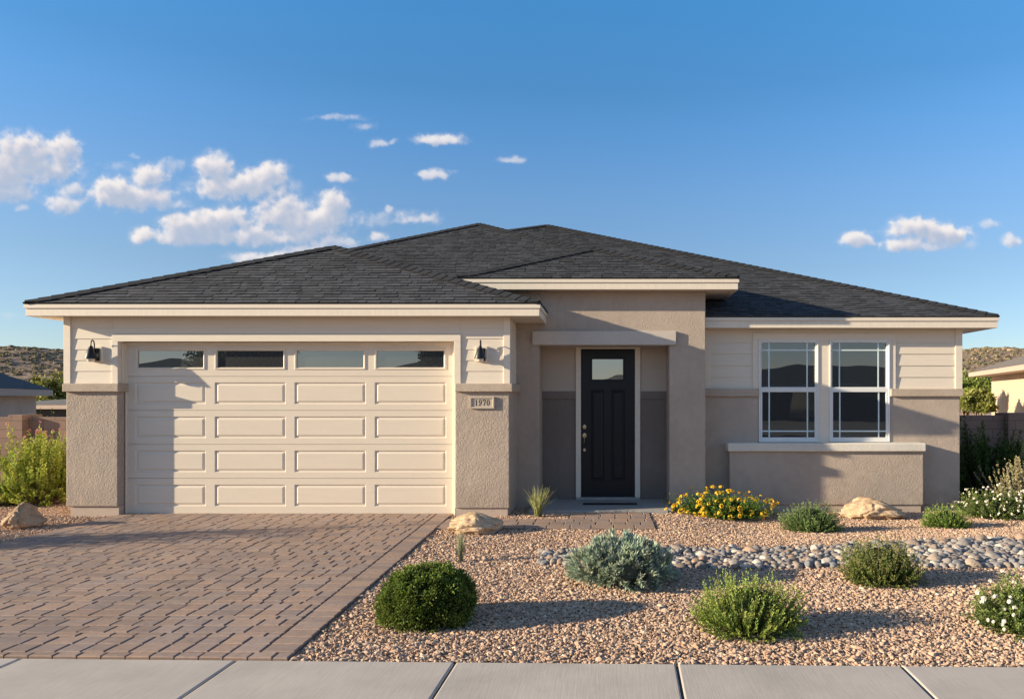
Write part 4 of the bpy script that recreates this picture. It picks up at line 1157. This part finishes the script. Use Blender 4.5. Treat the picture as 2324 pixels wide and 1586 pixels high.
def flower_meshes(name, petal, centre, r, nb, rng, variants=3, np_=5, dome_=.6):
    out = []
    for v in range(variants):
        V = []; Fq = []; C = []
        for b in range(nb):
            d = unit(rng.normal(size=3)); d[2] = abs(d[2]) * .8 + .25; d = unit(d); c = d * r * (dome_ if nb > 1 else .1)
            t1 = unit(np.cross(d, rng.normal(size=3))); t2 = np.cross(d, t1); pr = r * (.62 if nb < 10 else .40) if nb > 1 else r
            tone = rng.uniform(.85, 1.08)
            for k in range(np_):
                a = 2 * math.pi * k / np_; da = 2 * math.pi / np_ * .46
                n0 = len(V)
                def at(an, q, up): return c + (t1 * math.cos(an) + t2 * math.sin(an)) * q * pr + d * up * pr
                V += [c + d * .0, at(a - da, .75, .22), at(a, 1, .28), at(a + da, .75, .22)]; Fq.append((n0, n0 + 1, n0 + 2, n0 + 3))
                C += [np.array(centre), np.array(petal) * tone, np.array(petal) * tone, np.array(petal) * tone]
        me = mesh_np(name, np.array(V), np.array(Fq), np.clip(np.array(C), 0, .9)); me.materials.append(M['petal']); out.append(me)
    return out
def scatter_flowers(parent, meshes, P, N, rng, name='flower_head', smin=.75, smax=1.25):
    for i in range(len(P)):
        o = bpy.data.objects.new(name, meshes[i % len(meshes)]); COL.objects.link(o); o.parent = parent
        o.location = P[i]; q = Vector(unit(N[i] + np.array([0, 0, .25]) + rng.normal(0, .25, 3))).to_track_quat('Z', 'Y'); o.rotation_mode = 'QUATERNION'; o.rotation_quaternion = q
        o.scale = [rng.uniform(smin, smax)] * 3
def plant(name, xD, v, label, cat='shrub', group=None, dz=0):
    x, y, z = ground_at(xD, v); return thing(name, (x, y, z + dz - .02), label, cat, group), y
def R_(s): return np.random.default_rng(s)
def W_(px_, y): return px_ * y / F / 2

# round dark evergreen
r = R_(1); T, y = plant('evergreen_shrub', 970, 1406, 'dense dark green rounded shrub closest to the driveway')
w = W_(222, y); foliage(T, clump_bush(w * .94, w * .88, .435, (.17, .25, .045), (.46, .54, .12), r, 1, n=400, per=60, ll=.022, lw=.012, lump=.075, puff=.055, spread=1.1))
# silver sage
r = R_(2); T, y = plant('sage_shrub', 1409, 1320, 'silvery blue green sage mound in front of the dry creek')
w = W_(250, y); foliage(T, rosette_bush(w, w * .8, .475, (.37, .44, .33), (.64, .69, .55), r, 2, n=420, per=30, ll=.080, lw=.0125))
# bright rosemary in front
r = R_(3); T, y = plant('rosemary_shrub', 1696, 1426, 'bright green feathery shrub in the front of the gravel bed')
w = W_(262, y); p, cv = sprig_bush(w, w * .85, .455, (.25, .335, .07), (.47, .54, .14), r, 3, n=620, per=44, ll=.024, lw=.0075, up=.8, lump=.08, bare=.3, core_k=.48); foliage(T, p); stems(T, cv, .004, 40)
# olive shrub with reddish tips
r = R_(4); T, y = plant('olive_shrub', 1998, 1318, 'olive green shrub with brownish tips beside the river stones')
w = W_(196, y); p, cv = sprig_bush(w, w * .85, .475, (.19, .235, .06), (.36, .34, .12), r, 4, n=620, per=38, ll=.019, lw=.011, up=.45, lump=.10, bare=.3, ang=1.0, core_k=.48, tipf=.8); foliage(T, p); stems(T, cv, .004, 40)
# green mound before the pony wall
r = R_(5); T, y = plant('germander_shrub', 1841, 1203, 'dense mid green mound left of the large tan boulder')
w = W_(150, y); p, cv = sprig_bush(w, w * .8, .43, (.18, .275, .085), (.34, .43, .16), r, 5, n=560, per=32, ll=.022, lw=.009, up=.5, lump=.06, bare=.35, core_k=.5, ang=.9); foliage(T, p)
# small green mound at the right
r = R_(6); T, y = plant('germander_shrub', 2148, 1194, 'small green shrub right of the large tan boulder')
w = W_(112, y); p, cv = sprig_bush(w, w * .8, .36, (.20, .315, .065), (.38, .48, .11), r, 6, n=380, per=32, ll=.024, lw=.008, up=.8, lump=.15, bare=.3, core_k=.42); foliage(T, p)
# yellow flowering mound
r = R_(7); T, y = plant('yellow_flower_shrub', 1637, 1170, 'low spreading shrub covered in yellow flowers beside the entry column', 'shrub')
w = W_(236, y); p, cv = sprig_bush(w, w * .55, .40, (.15, .26, .045), (.28, .40, .07), r, 7, n=560, per=28, ll=.030, lw=.014, up=.3, lump=.22, bare=.3, core_k=.45, ang=1.0); foliage(T, p)
fm = flower_meshes('flower_head', (.90, .60, .05), (.78, .40, .02), .035, 13, r, dome_=1.0)
P, N = dome(400, w * .97, w * .55, .42, .12, r, .22, 5, 7); s = (N[:, 1] < .35); P, N = P[s][:100], N[s][:100]; P = P * np.array([1, 1, .96]); scatter_flowers(T, fm, P, N, r)
# white flowering mounds
def white(xD, v, wpx, h, seed, label, nfl, fr, nb, squash=.7, lean=0):
    r = R_(seed); T, y = plant('white_flower_shrub', xD, v, label, 'shrub', 'white flowering mounds'); w = W_(wpx, y)
    p, cv = sprig_bush(w, w * squash, h, (.15, .21, .06), (.28, .34, .10), r, seed, n=560, per=32, ll=.026, lw=.011, up=.4, lump=.12, bare=.3, core_k=.48, ang=1.0); foliage(T, p)
    fm = flower_meshes('flower_head', (.86, .83, .78), (.72, .60, .35), fr, nb, r)
    P, N = dome(nfl * 3, w * 1.0, w * squash, h * 1.02, h * .25, r, .12, 5, seed); s = N[:, 1] < .3; P, N = P[s][:nfl], N[s][:nfl]
    scatter_flowers(T, fm, P, N, r)
white(2262, 1171, 196, .46, 8, 'wide white flowered mound at the right corner of the house', 100, .024, 3)
white(2330, 1424, 246, .44, 9, 'white flowered mound cut off by the right edge at the front', 84, .018, 9, .85)

# grasses
def grass(xD, v, h, spread, n, seed, label, col, wid, group='ornamental grass tufts', nam='grass_tuft'):
    r = R_(seed); T, y = plant(nam, xD, v, label, 'grass', group); V = []; Fq = []; C = []
    for i in range(n):
        a = r.uniform(0, 6.283); b = np.array([math.cos(a), math.sin(a), 0]) * r.uniform(0, spread * .22); o = np.array([math.cos(a), math.sin(a), 0])
        hh = h * r.uniform(.55, 1.0); out = spread * r.uniform(.15, 1.0) ** 1.2; side = np.array([-o[1], o[0], 0]); f = r.normal(0, .5)
        side = unit(side + np.array([r.normal(0, .6), r.normal(0, .6), 0])); cc = np.array(col) * r.uniform(.65, 1.25) * (1 + r.uniform(-.1, .1, 3)); K = 6; n0 = len(V)
        for k in range(K + 1):
            t = k / K; p = b + o * out * t ** 1.8 + np.array([0, 0, hh * (t - .12 * t * t * (out / spread))]) + side * f * .03 * t * t
            ww = wid * (1 - t ** 2 * .85) / 2; V += [p - side * ww, p + side * ww]; C += [cc * (.5 + .6 * t)] * 2
            if k: Fq.append((n0 + 2 * k - 2, n0 + 2 * k - 1, n0 + 2 * k + 1, n0 + 2 * k))
    link('blades', mesh_np('blades', np.array(V), np.array(Fq), np.clip(np.array(C), 0, .9)), M['leaf'], T)
grass(1221, 1171, .50, .25, 150, 20, 'pale green grass tuft beside the porch slab', (.46, .46, .19), .008)
grass(1046, 1273, .38, .085, 130, 21, 'small blue grey grass tuft in front of the tan boulder', (.36, .39, .24), .0055)

# flowering shrub at the left of the house
r = R_(30); T, y = plant('pink_flower_shrub', 92, 1143, 'tall bright green shrub with small pink flowers at the left corner of the house', 'shrub')
w = W_(152, 12.2)
p, cv = sprig_bush(w * 1.0, w * .9, 1.26, (.30, .38, .05), (.52, .57, .12), r, 30, n=560, per=40, ll=.055, lw=.026, up=.3, lump=.26, bare=.66, core_k=0, ang=1.0, cz=.40, rmin=.45, tipf=.5, dark=.3); foliage(T, p)
stems(T, cv, .009, 90)
fm = flower_meshes('flower_head', (.75, .36, .42), (.6, .25, .3), .028, 4, r)
ii = [i for i in np.argsort(-cv[2][:, 2]) if cv[2][i, 1] < .25][:26]; scatter_flowers(T, fm, cv[2][ii], unit(cv[2][ii] - np.array([0, 0, .3])), r, smin=.7, smax=1.2)
def leafy(nam, x, y, z, rx, ry, h, col, tip, seed, label, n=160, per=40, ll=.06, lw=.022, up=.4, bare=.3, lump=.25, st=True, cat='shrub', group=None, ck=.0, ang=.9, rmin=.72):
    r = R_(seed); T = thing(nam, (x, y, z), label, cat, group)
    p, cv = sprig_bush(rx, ry, h, col, tip, r, seed, n=n, per=per, ll=ll, lw=lw, up=up, lump=lump, bare=bare, core_k=ck, ang=ang, cz=.35, tipf=.6, rmin=rmin); foliage(T, p)
    if st: stems(T, cv, .009, 50)
    return T
leafy('ground_shrub', -9.95, 12.55, -.02, .38, .3, .42, (.05, .09, .02), (.10, .16, .03), 31, 'small dark green shrub low beside the pink flowered shrub', per=30, ck=.5)
x, y, z = ground_at(4, 1146); leafy('ground_shrub', x, y, z - .02, .22, .2, .20, (.10, .12, .03), (.2, .2, .05), 32, 'tiny olive plant at the left edge behind the brown boulder', n=70, per=24, ll=.03, lw=.012)
# right corner of the lot
leafy('shade_shrub', 6.72, 13.0, -.15, .78, .5, 1.42, (.05, .09, .025), (.09, .14, .03), 33, 'tall dark green shrub in shade against the right block wall', n=380, per=44, ll=.07, lw=.03, ck=.3, bare=.6, rmin=.45, up=.2)
leafy('grey_shrub', 6.78, 12.0, -.13, .5, .4, 1.12, (.36, .32, .19), (.52, .46, .27), 34, 'grey green bristly shrub at the right edge behind the white flowers', n=170, per=90, ll=.05, lw=.018, up=.7, bare=.2, lump=.4, ang=.8)
leafy('leafy_shrub', 7.30, 12.75, -.13, .4, .35, 1.36, (.16, .25, .05), (.36, .46, .09), 35, 'sunlit leafy shrub tip at the right edge above the grey shrub', n=90, per=50, ll=.05, lw=.016, up=.8, ang=.7)
# beyond the walls
leafy('yard_shrub', PX(108, 17), 17, -.6, .42, .4, PZ(925, 17) + .6, (.24, .34, .05), (.42, .52, .10), 36, 'bright shrub tip peeking over the left block wall', n=90, per=40, ll=.07, lw=.03)
def tree(x, y, z, h, cr, label, col, tip, seed, nam='yard_tree', n=300, per=60, ll=.16, lw=.09):
    r = R_(seed); T = thing(nam, (x, y, z), label, 'tree', 'trees beyond the block walls')
    tb = MB(); ht = h - cr * 1.3; tb.tube([(x, y, z - .1), (x + .06 * h * .3, y, z + ht * .5), (x, y + .05, z + ht + cr * .4)], .05 * h * .5, 7, .03)
    q = random.Random(seed)
    for k in range(6):
        a = q.uniform(0, 6.28); tb.tube([(x, y, z + ht * .75), (x + math.cos(a) * cr * .4, y + math.sin(a) * cr * .4, z + ht + cr * .35), (x + math.cos(a) * cr * .7, y + math.sin(a) * cr * .7, z + ht + cr * .8)], .03 * h * .4, 5, .015)
    tb.build('trunk', M['wood'], T)
    P, N = dome(n, cr, cr, 1.3 * cr, .55 * cr, r, .32, 4, seed); P = P * r.uniform(.55, 1.0, (len(P), 1)); P[:, 2] += ht; m = len(P)
    Pq = np.repeat(P, per, 0); k = len(Pq); o = unit(r.normal(size=(k, 3))); tone = np.repeat(r.uniform(.5, 1.25, (m, 1)), per, 0)
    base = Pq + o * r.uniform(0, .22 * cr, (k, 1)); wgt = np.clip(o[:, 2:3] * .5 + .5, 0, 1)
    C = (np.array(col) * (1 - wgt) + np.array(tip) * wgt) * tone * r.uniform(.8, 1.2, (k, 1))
    D = unit(o + r.normal(0, .6, (k, 3)))
    foliage(T, [leaves(base, D, ll * r.uniform(.6, 1.2, k), lw * r.uniform(.7, 1.2, k), C, r)], 'crown')
tree(PX(2192, 36), 36, -2.4, PZ(868, 36) + 2.4, 0.8, 'dark green tree just right of the house behind the block wall', (.12, .18, .04), (.25, .33, .07), 40, n=160, ll=.15, lw=.09)
tree(PX(2219, 33), 33, -2.4, PZ(888, 33) + 2.4, 0.62, 'olive green tree right of the darker one behind the block wall', (.19, .22, .05), (.40, .40, .11), 41, n=150, ll=.14, lw=.08)
tree(PX(2232, 56), 56, -2.4, PZ(848, 56) + 2.4, 1.5, 'pale green small tree far beyond the right block wall', (.19, .24, .06), (.36, .42, .11), 42, n=140, ll=.22, lw=.13)
tree(PX(140, 46), 46, -3.0, PZ(862, 46) + 3.0, 1.7, 'yellow green tree far behind the left houses', (.20, .22, .05), (.42, .40, .10), 43, n=200, ll=.25, lw=.15)
tree(PX(126, 52), 52, -3.0, PZ(882, 52) + 3.0, 1.8, 'olive bush like tree at the foot of the left hill', (.18, .18, .06), (.33, .30, .12), 44, n=200, ll=.25, lw=.15)
# street tree whose shadow reaches over the driveway, and one the panes reflect
leafy('yard_shrub', -11.5, 7.75, -.02, .6, .55, 2.45, (.10, .17, .03), (.22, .3, .06), 45, 'open leafy shrub out of frame left of the driveway', n=260, per=60, ll=.08, lw=.03)
tree(-22.3, -24, 0, 6.6, 2.6, 'street tree across the road reflected in the second garage pane', (.05, .07, .02), (.10, .13, .03), 46, n=300, ll=.22, lw=.12)
tree(-11.8, -30, 0, 5.9, 1.4, 'street tree across the road reflected in the last garage pane', (.05, .07, .02), (.10, .13, .03), 47, n=200, ll=.2, lw=.11)

# ------------------------------------------------------------------ sky, sun, camera
W = bpy.data.worlds.new('World'); SC.world = W; W.use_nodes = True
nt = W.node_tree; nt.nodes.clear()
out = nt.nodes.new('ShaderNodeOutputWorld'); bg = nt.nodes.new('ShaderNodeBackground')
nt.links.new(bg.outputs[0], out.inputs[0]); bg.inputs['Strength'].default_value = SKY_STRENGTH
sky = nt.nodes.new('ShaderNodeTexSky'); sky.sky_type = 'NISHITA'; sky.sun_disc = False
sky.sun_elevation = SUN_EL; sky.sun_rotation = rad(360) - (math.pi - SUN_AZ); sky.air_density = 1.0; sky.dust_density = .35; sky.ozone_density = 3.0; sky.altitude = 900
tc = nt.nodes.new('ShaderNodeTexCoord'); sp = nt.nodes.new('ShaderNodeSeparateXYZ'); nt.links.new(tc.outputs['Generated'], sp.inputs[0])
rp = nt.nodes.new('ShaderNodeValToRGB'); nt.links.new(sp.outputs[2], rp.inputs[0])
for i_, (p_, c_) in enumerate(SKY_RAMP):
    e_ = rp.color_ramp.elements[i_] if i_ < 2 else rp.color_ramp.elements.new(p_)
    e_.position = p_; e_.color = (*[v_ / 2 for v_ in c_], 1)
mx = nt.nodes.new('ShaderNodeVectorMath'); mx.operation = 'MULTIPLY'; nt.links.new(sky.outputs[0], mx.inputs[0]); nt.links.new(rp.outputs[0], mx.inputs[1])
m2 = nt.nodes.new('ShaderNodeVectorMath'); m2.operation = 'SCALE'; m2.inputs['Scale'].default_value = 2; nt.links.new(mx.outputs[0], m2.inputs[0])
# warm tint added to the sky behind the camera, neutralising the blue fill
rear_ = nt.nodes.new('ShaderNodeMapRange'); rear_.interpolation_type = 'SMOOTHSTEP'; nt.links.new(sp.outputs[1], rear_.inputs[0])
for i_, v_ in enumerate((.35, -.35, 0, 1)): rear_.inputs[1 + i_].default_value = v_
hm = nt.nodes.new('ShaderNodeMix'); hm.data_type = 'RGBA'; hm.inputs[6].default_value = (1, 1, 1, 1); hm.inputs[7].default_value = (*FILL_TINT, 1); hm.clamp_result = False
nt.links.new(rear_.outputs[0], hm.inputs[0])
m3 = nt.nodes.new('ShaderNodeVectorMath'); m3.operation = 'MULTIPLY'; nt.links.new(m2.outputs[0], m3.inputs[0]); nt.links.new(hm.outputs[2], m3.inputs[1])
nt.links.new(m3.outputs[0], bg.inputs[0])

# cumulus far beyond the hills: one fine sheet, density and shading worked out per vertex
def perlin(x, y, seed):
    R = np.random.default_rng(seed); ang = R.uniform(0, 2 * np.pi, (256, 256))
    xi = np.floor(x).astype(int); yi = np.floor(y).astype(int); xf = x - xi; yf = y - yi
    def g(i, j): a = ang[(xi + i) % 256, (yi + j) % 256]; return np.cos(a) * (xf - i) + np.sin(a) * (yf - j)
    u = xf * xf * xf * (xf * (xf * 6 - 15) + 10); v = yf * yf * yf * (yf * (yf * 6 - 15) + 10)
    a = g(0, 0) * (1 - u) + g(1, 0) * u; b = g(0, 1) * (1 - u) + g(1, 1) * u
    return (a * (1 - v) + b * v) * 1.5
def pf(x, y, sc_, octv, seed, gain=.5, billow=False):
    t = 0; a = 1; n = 0
    for o in range(octv):
        p = perlin(x / sc_ * 2 ** o + 7.3 * o, y / sc_ * 2 ** o + 3.1 * o, seed + o)
        t = t + a * ((1 - 2 * np.abs(p)) if billow else p); n += a; a *= gain
    return t / n
CL = [  # lobes in survey px: centre, radii, weight
 (50, 345, 70, 42, 1), (146, 345, 36, 36, 1), (10, 400, 70, 55, 1), (100, 385, 85, 34, .95), (30, 440, 55, 22, .8), (166, 432, 32, 18, .8), (146, 466, 46, 26, .85), (50, 474, 16, 10, .6),
 (338, 402, 42, 27, 1), (252, 430, 50, 28, 1), (300, 450, 98, 26, 1), (375, 465, 60, 16, .6), (484, 380, 40, 32, 1), (606, 398, 50, 30, 1), (545, 425, 108, 32, 1),
 (325, 535, 28, 18, 1), (430, 512, 66, 28, 1), (505, 498, 66, 30, 1), (640, 485, 56, 42, 1), (756, 464, 34, 36, 1), (700, 502, 92, 36, 1), (590, 535, 170, 24, .9), (430, 538, 120, 20, .9),
 (600, 586, 75, 16, .9), (700, 572, 72, 18, .85), (760, 552, 60, 18, .7), (1000, 317, 52, 15, .9), (860, 326, 24, 14, .65), (893, 320, 14, 9, .5), (770, 266, 70, 9, .5), (826, 289, 30, 13, .5), (985, 397, 38, 11, .8), (770, 404, 38, 11, .8), (1162, 363, 42, 8, .6),
 (945, 494, 54, 17, .75), (850, 500, 60, 22, .45), (880, 478, 12, 11, .65), (858, 537, 22, 18, .85), (22, 718, 34, 10, .45), (265, 378, 40, 15, .42), (390, 375, 46, 22, .45), (310, 355, 16, 9, .45),
 (1945, 545, 38, 19, .95), (2078, 520, 62, 26, 1), (2142, 532, 58, 24, 1), (2052, 556, 54, 16, .95), (2115, 560, 75, 13, .75), (2243, 511, 32, 13, .6), (2296, 546, 24, 16, .8), (2200, 555, 30, 12, .4)]
def clouds():
    st = 1.9; x0, x1, y0, y1 = -160, 2480, 215, 745
    X, Y = np.meshgrid(np.arange(x0, x1, st), np.arange(y0, y1, st))
    wx = X + 16 * pf(X, Y, 42, 4, 11); wy = Y + 11 * pf(X, Y, 36, 4, 31)
    best = np.full(X.shape, -3.0); num = np.zeros(X.shape); den = np.full(X.shape, 1e-9)
    for cx, cy, rx, ry, a in CL:
        dv = (wy - cy) / ry; dv = np.where(dv > 0, dv * 1.12, dv)
        s = 1.02 - ((wx - cx) / rx) ** 2 * .8 - dv ** 2 * .8 - (1 - a) * .9
        best = np.logaddexp(best * 4, np.maximum(s, -3) * 4) / 4; w_ = np.exp(3 * np.maximum(s, -4)); num += w_ * a; den += w_
    bil = pf(X, Y, 46, 5, 51, .55, True); fine = pf(X, Y, 24, 6, 71, .66)
    d = best + .55 * (bil - .33) + .55 * fine
    A = np.clip((d + .12) / 1.02, 0, 1); A = A * A * (3 - 2 * A)
    edge = np.clip((d + .75) / 1.0, 0, 1) ** 2 * np.clip(.16 + .5 * pf(X, Y * 1.8, 60, 5, 131, .6), 0, .4)                 # thin veil round the puffs
    A = np.clip(np.maximum(A, edge), 0, 1) * np.clip(num / den, .25, 1) ** 1.3 * np.clip((745 - Y) / 60, 0, 1)
    h = np.clip(d, -.2, 1.4)
    def shift(f, dx, dy):
        return np.roll(np.roll(f, int(round(dy / st)), 0), int(round(dx / st)), 1)
    occl = sum(np.clip(shift(h, k * 7, k * 9) - .15, 0, 1) for k in (1, 2, 3)) / 3    # cloud between here and the sun
    hs = sum(shift(h, i_, j_) for i_ in (-4, 0, 4) for j_ in (-4, 0, 4)) / 9; rim = np.clip(hs - shift(hs, 8, 9), -1, 1)
    lit = .74 - .72 * occl + .36 * rim + .10 * pf(X, Y, 60, 3, 91)
    lit = np.clip(lit, 0, 1); lit = lit * lit * (3 - 2 * lit)
    dark = np.array([.47, .54, .68]); mid = np.array([.70, .69, .75]); bright = np.array([.93, .88, .86])
    l = lit[..., None]; C = np.where(l < .5, dark + (mid - dark) * l * 2, mid + (bright - mid) * (l - .5) * 2)
    D = 2600.0
    P = np.stack([(X - VX) / F * D, np.full(X.shape, D), EYE + (VY - Y) / F * D], -1).reshape(-1, 3)
    ny, nx = X.shape; i = np.arange(ny * nx).reshape(ny, nx)
    Fq = np.stack([i[:-1, :-1], i[:-1, 1:], i[1:, 1:], i[1:, :-1]], -1).reshape(-1, 4)
    keep = (A.reshape(-1)[Fq].max(1) > .004); Fq = Fq[keep]
    used = np.unique(Fq); mp_ = np.zeros(ny * nx, int); mp_[used] = np.arange(len(used))
    me = mesh_np('sky', P[used], mp_[Fq], C.reshape(-1, 3)[used])
    at = me.attributes.new('Cover', 'FLOAT', 'POINT'); at.data.foreach_set('value', A.reshape(-1)[used].astype('f4'))
    return me
m_, n_, b_, o_ = newmat('cloud')
n_.nodes.remove(b_); em = nd(n_, 'ShaderNodeEmission'); tr_ = nd(n_, 'ShaderNodeBsdfTransparent'); ms = nd(n_, 'ShaderNodeMixShader')
ca_ = nd(n_, 'ShaderNodeVertexColor', layer_name='Col'); aa_ = nd(n_, 'ShaderNodeAttribute', attribute_name='Cover')
n_.links.new(ca_.outputs[0], em.inputs[0]); n_.links.new(aa_.outputs['Fac'], ms.inputs[0]); n_.links.new(tr_.outputs[0], ms.inputs[1]); n_.links.new(em.outputs[0], ms.inputs[2]); n_.links.new(ms.outputs[0], o_.inputs[0])
m_.cycles.emission_sampling = 'NONE'
tag(link('sky', clouds(), m_), kind='structure')

sd_ = Vector((math.sin(SUN_AZ) * math.cos(SUN_EL), math.cos(SUN_AZ) * math.cos(SUN_EL), -math.sin(SUN_EL)))
sl_ = bpy.data.lights.new('sun', 'SUN'); sl_.energy = SUN_STRENGTH; sl_.angle = rad(.5); sl_.color = SUN_COLOR
so_ = bpy.data.objects.new('sun', sl_); COL.objects.link(so_); so_.rotation_mode = 'QUATERNION'; so_.rotation_quaternion = sd_.to_track_quat('-Z', 'Y'); so_.location = (-20, -5, 12)

cam = bpy.data.cameras.new('camera'); co = bpy.data.objects.new('camera', cam); COL.objects.link(co)
co.location = (0, 0, EYE); co.rotation_euler = (rad(90), 0, 0)
cam.sensor_width = 36; cam.sensor_fit = 'HORIZONTAL'; cam.lens = 36 * F / 2324
cam.shift_x = -(VX - 1162) / 2324; cam.shift_y = (VY - 793) / 2324
cam.clip_start = .05; cam.clip_end = 5000
SC.camera = co
SC.view_settings.view_transform = 'Standard'; SC.view_settings.look = 'None'; SC.view_settings.exposure = 0; SC.view_settings.gamma = 1
SC.render.engine = 'CYCLES'; SC.cycles.max_bounces = 6; SC.cycles.diffuse_bounces = 3; SC.cycles.glossy_bounces = 3; SC.cycles.use_denoising = True
SC.cycles.sample_clamp_indirect = 4
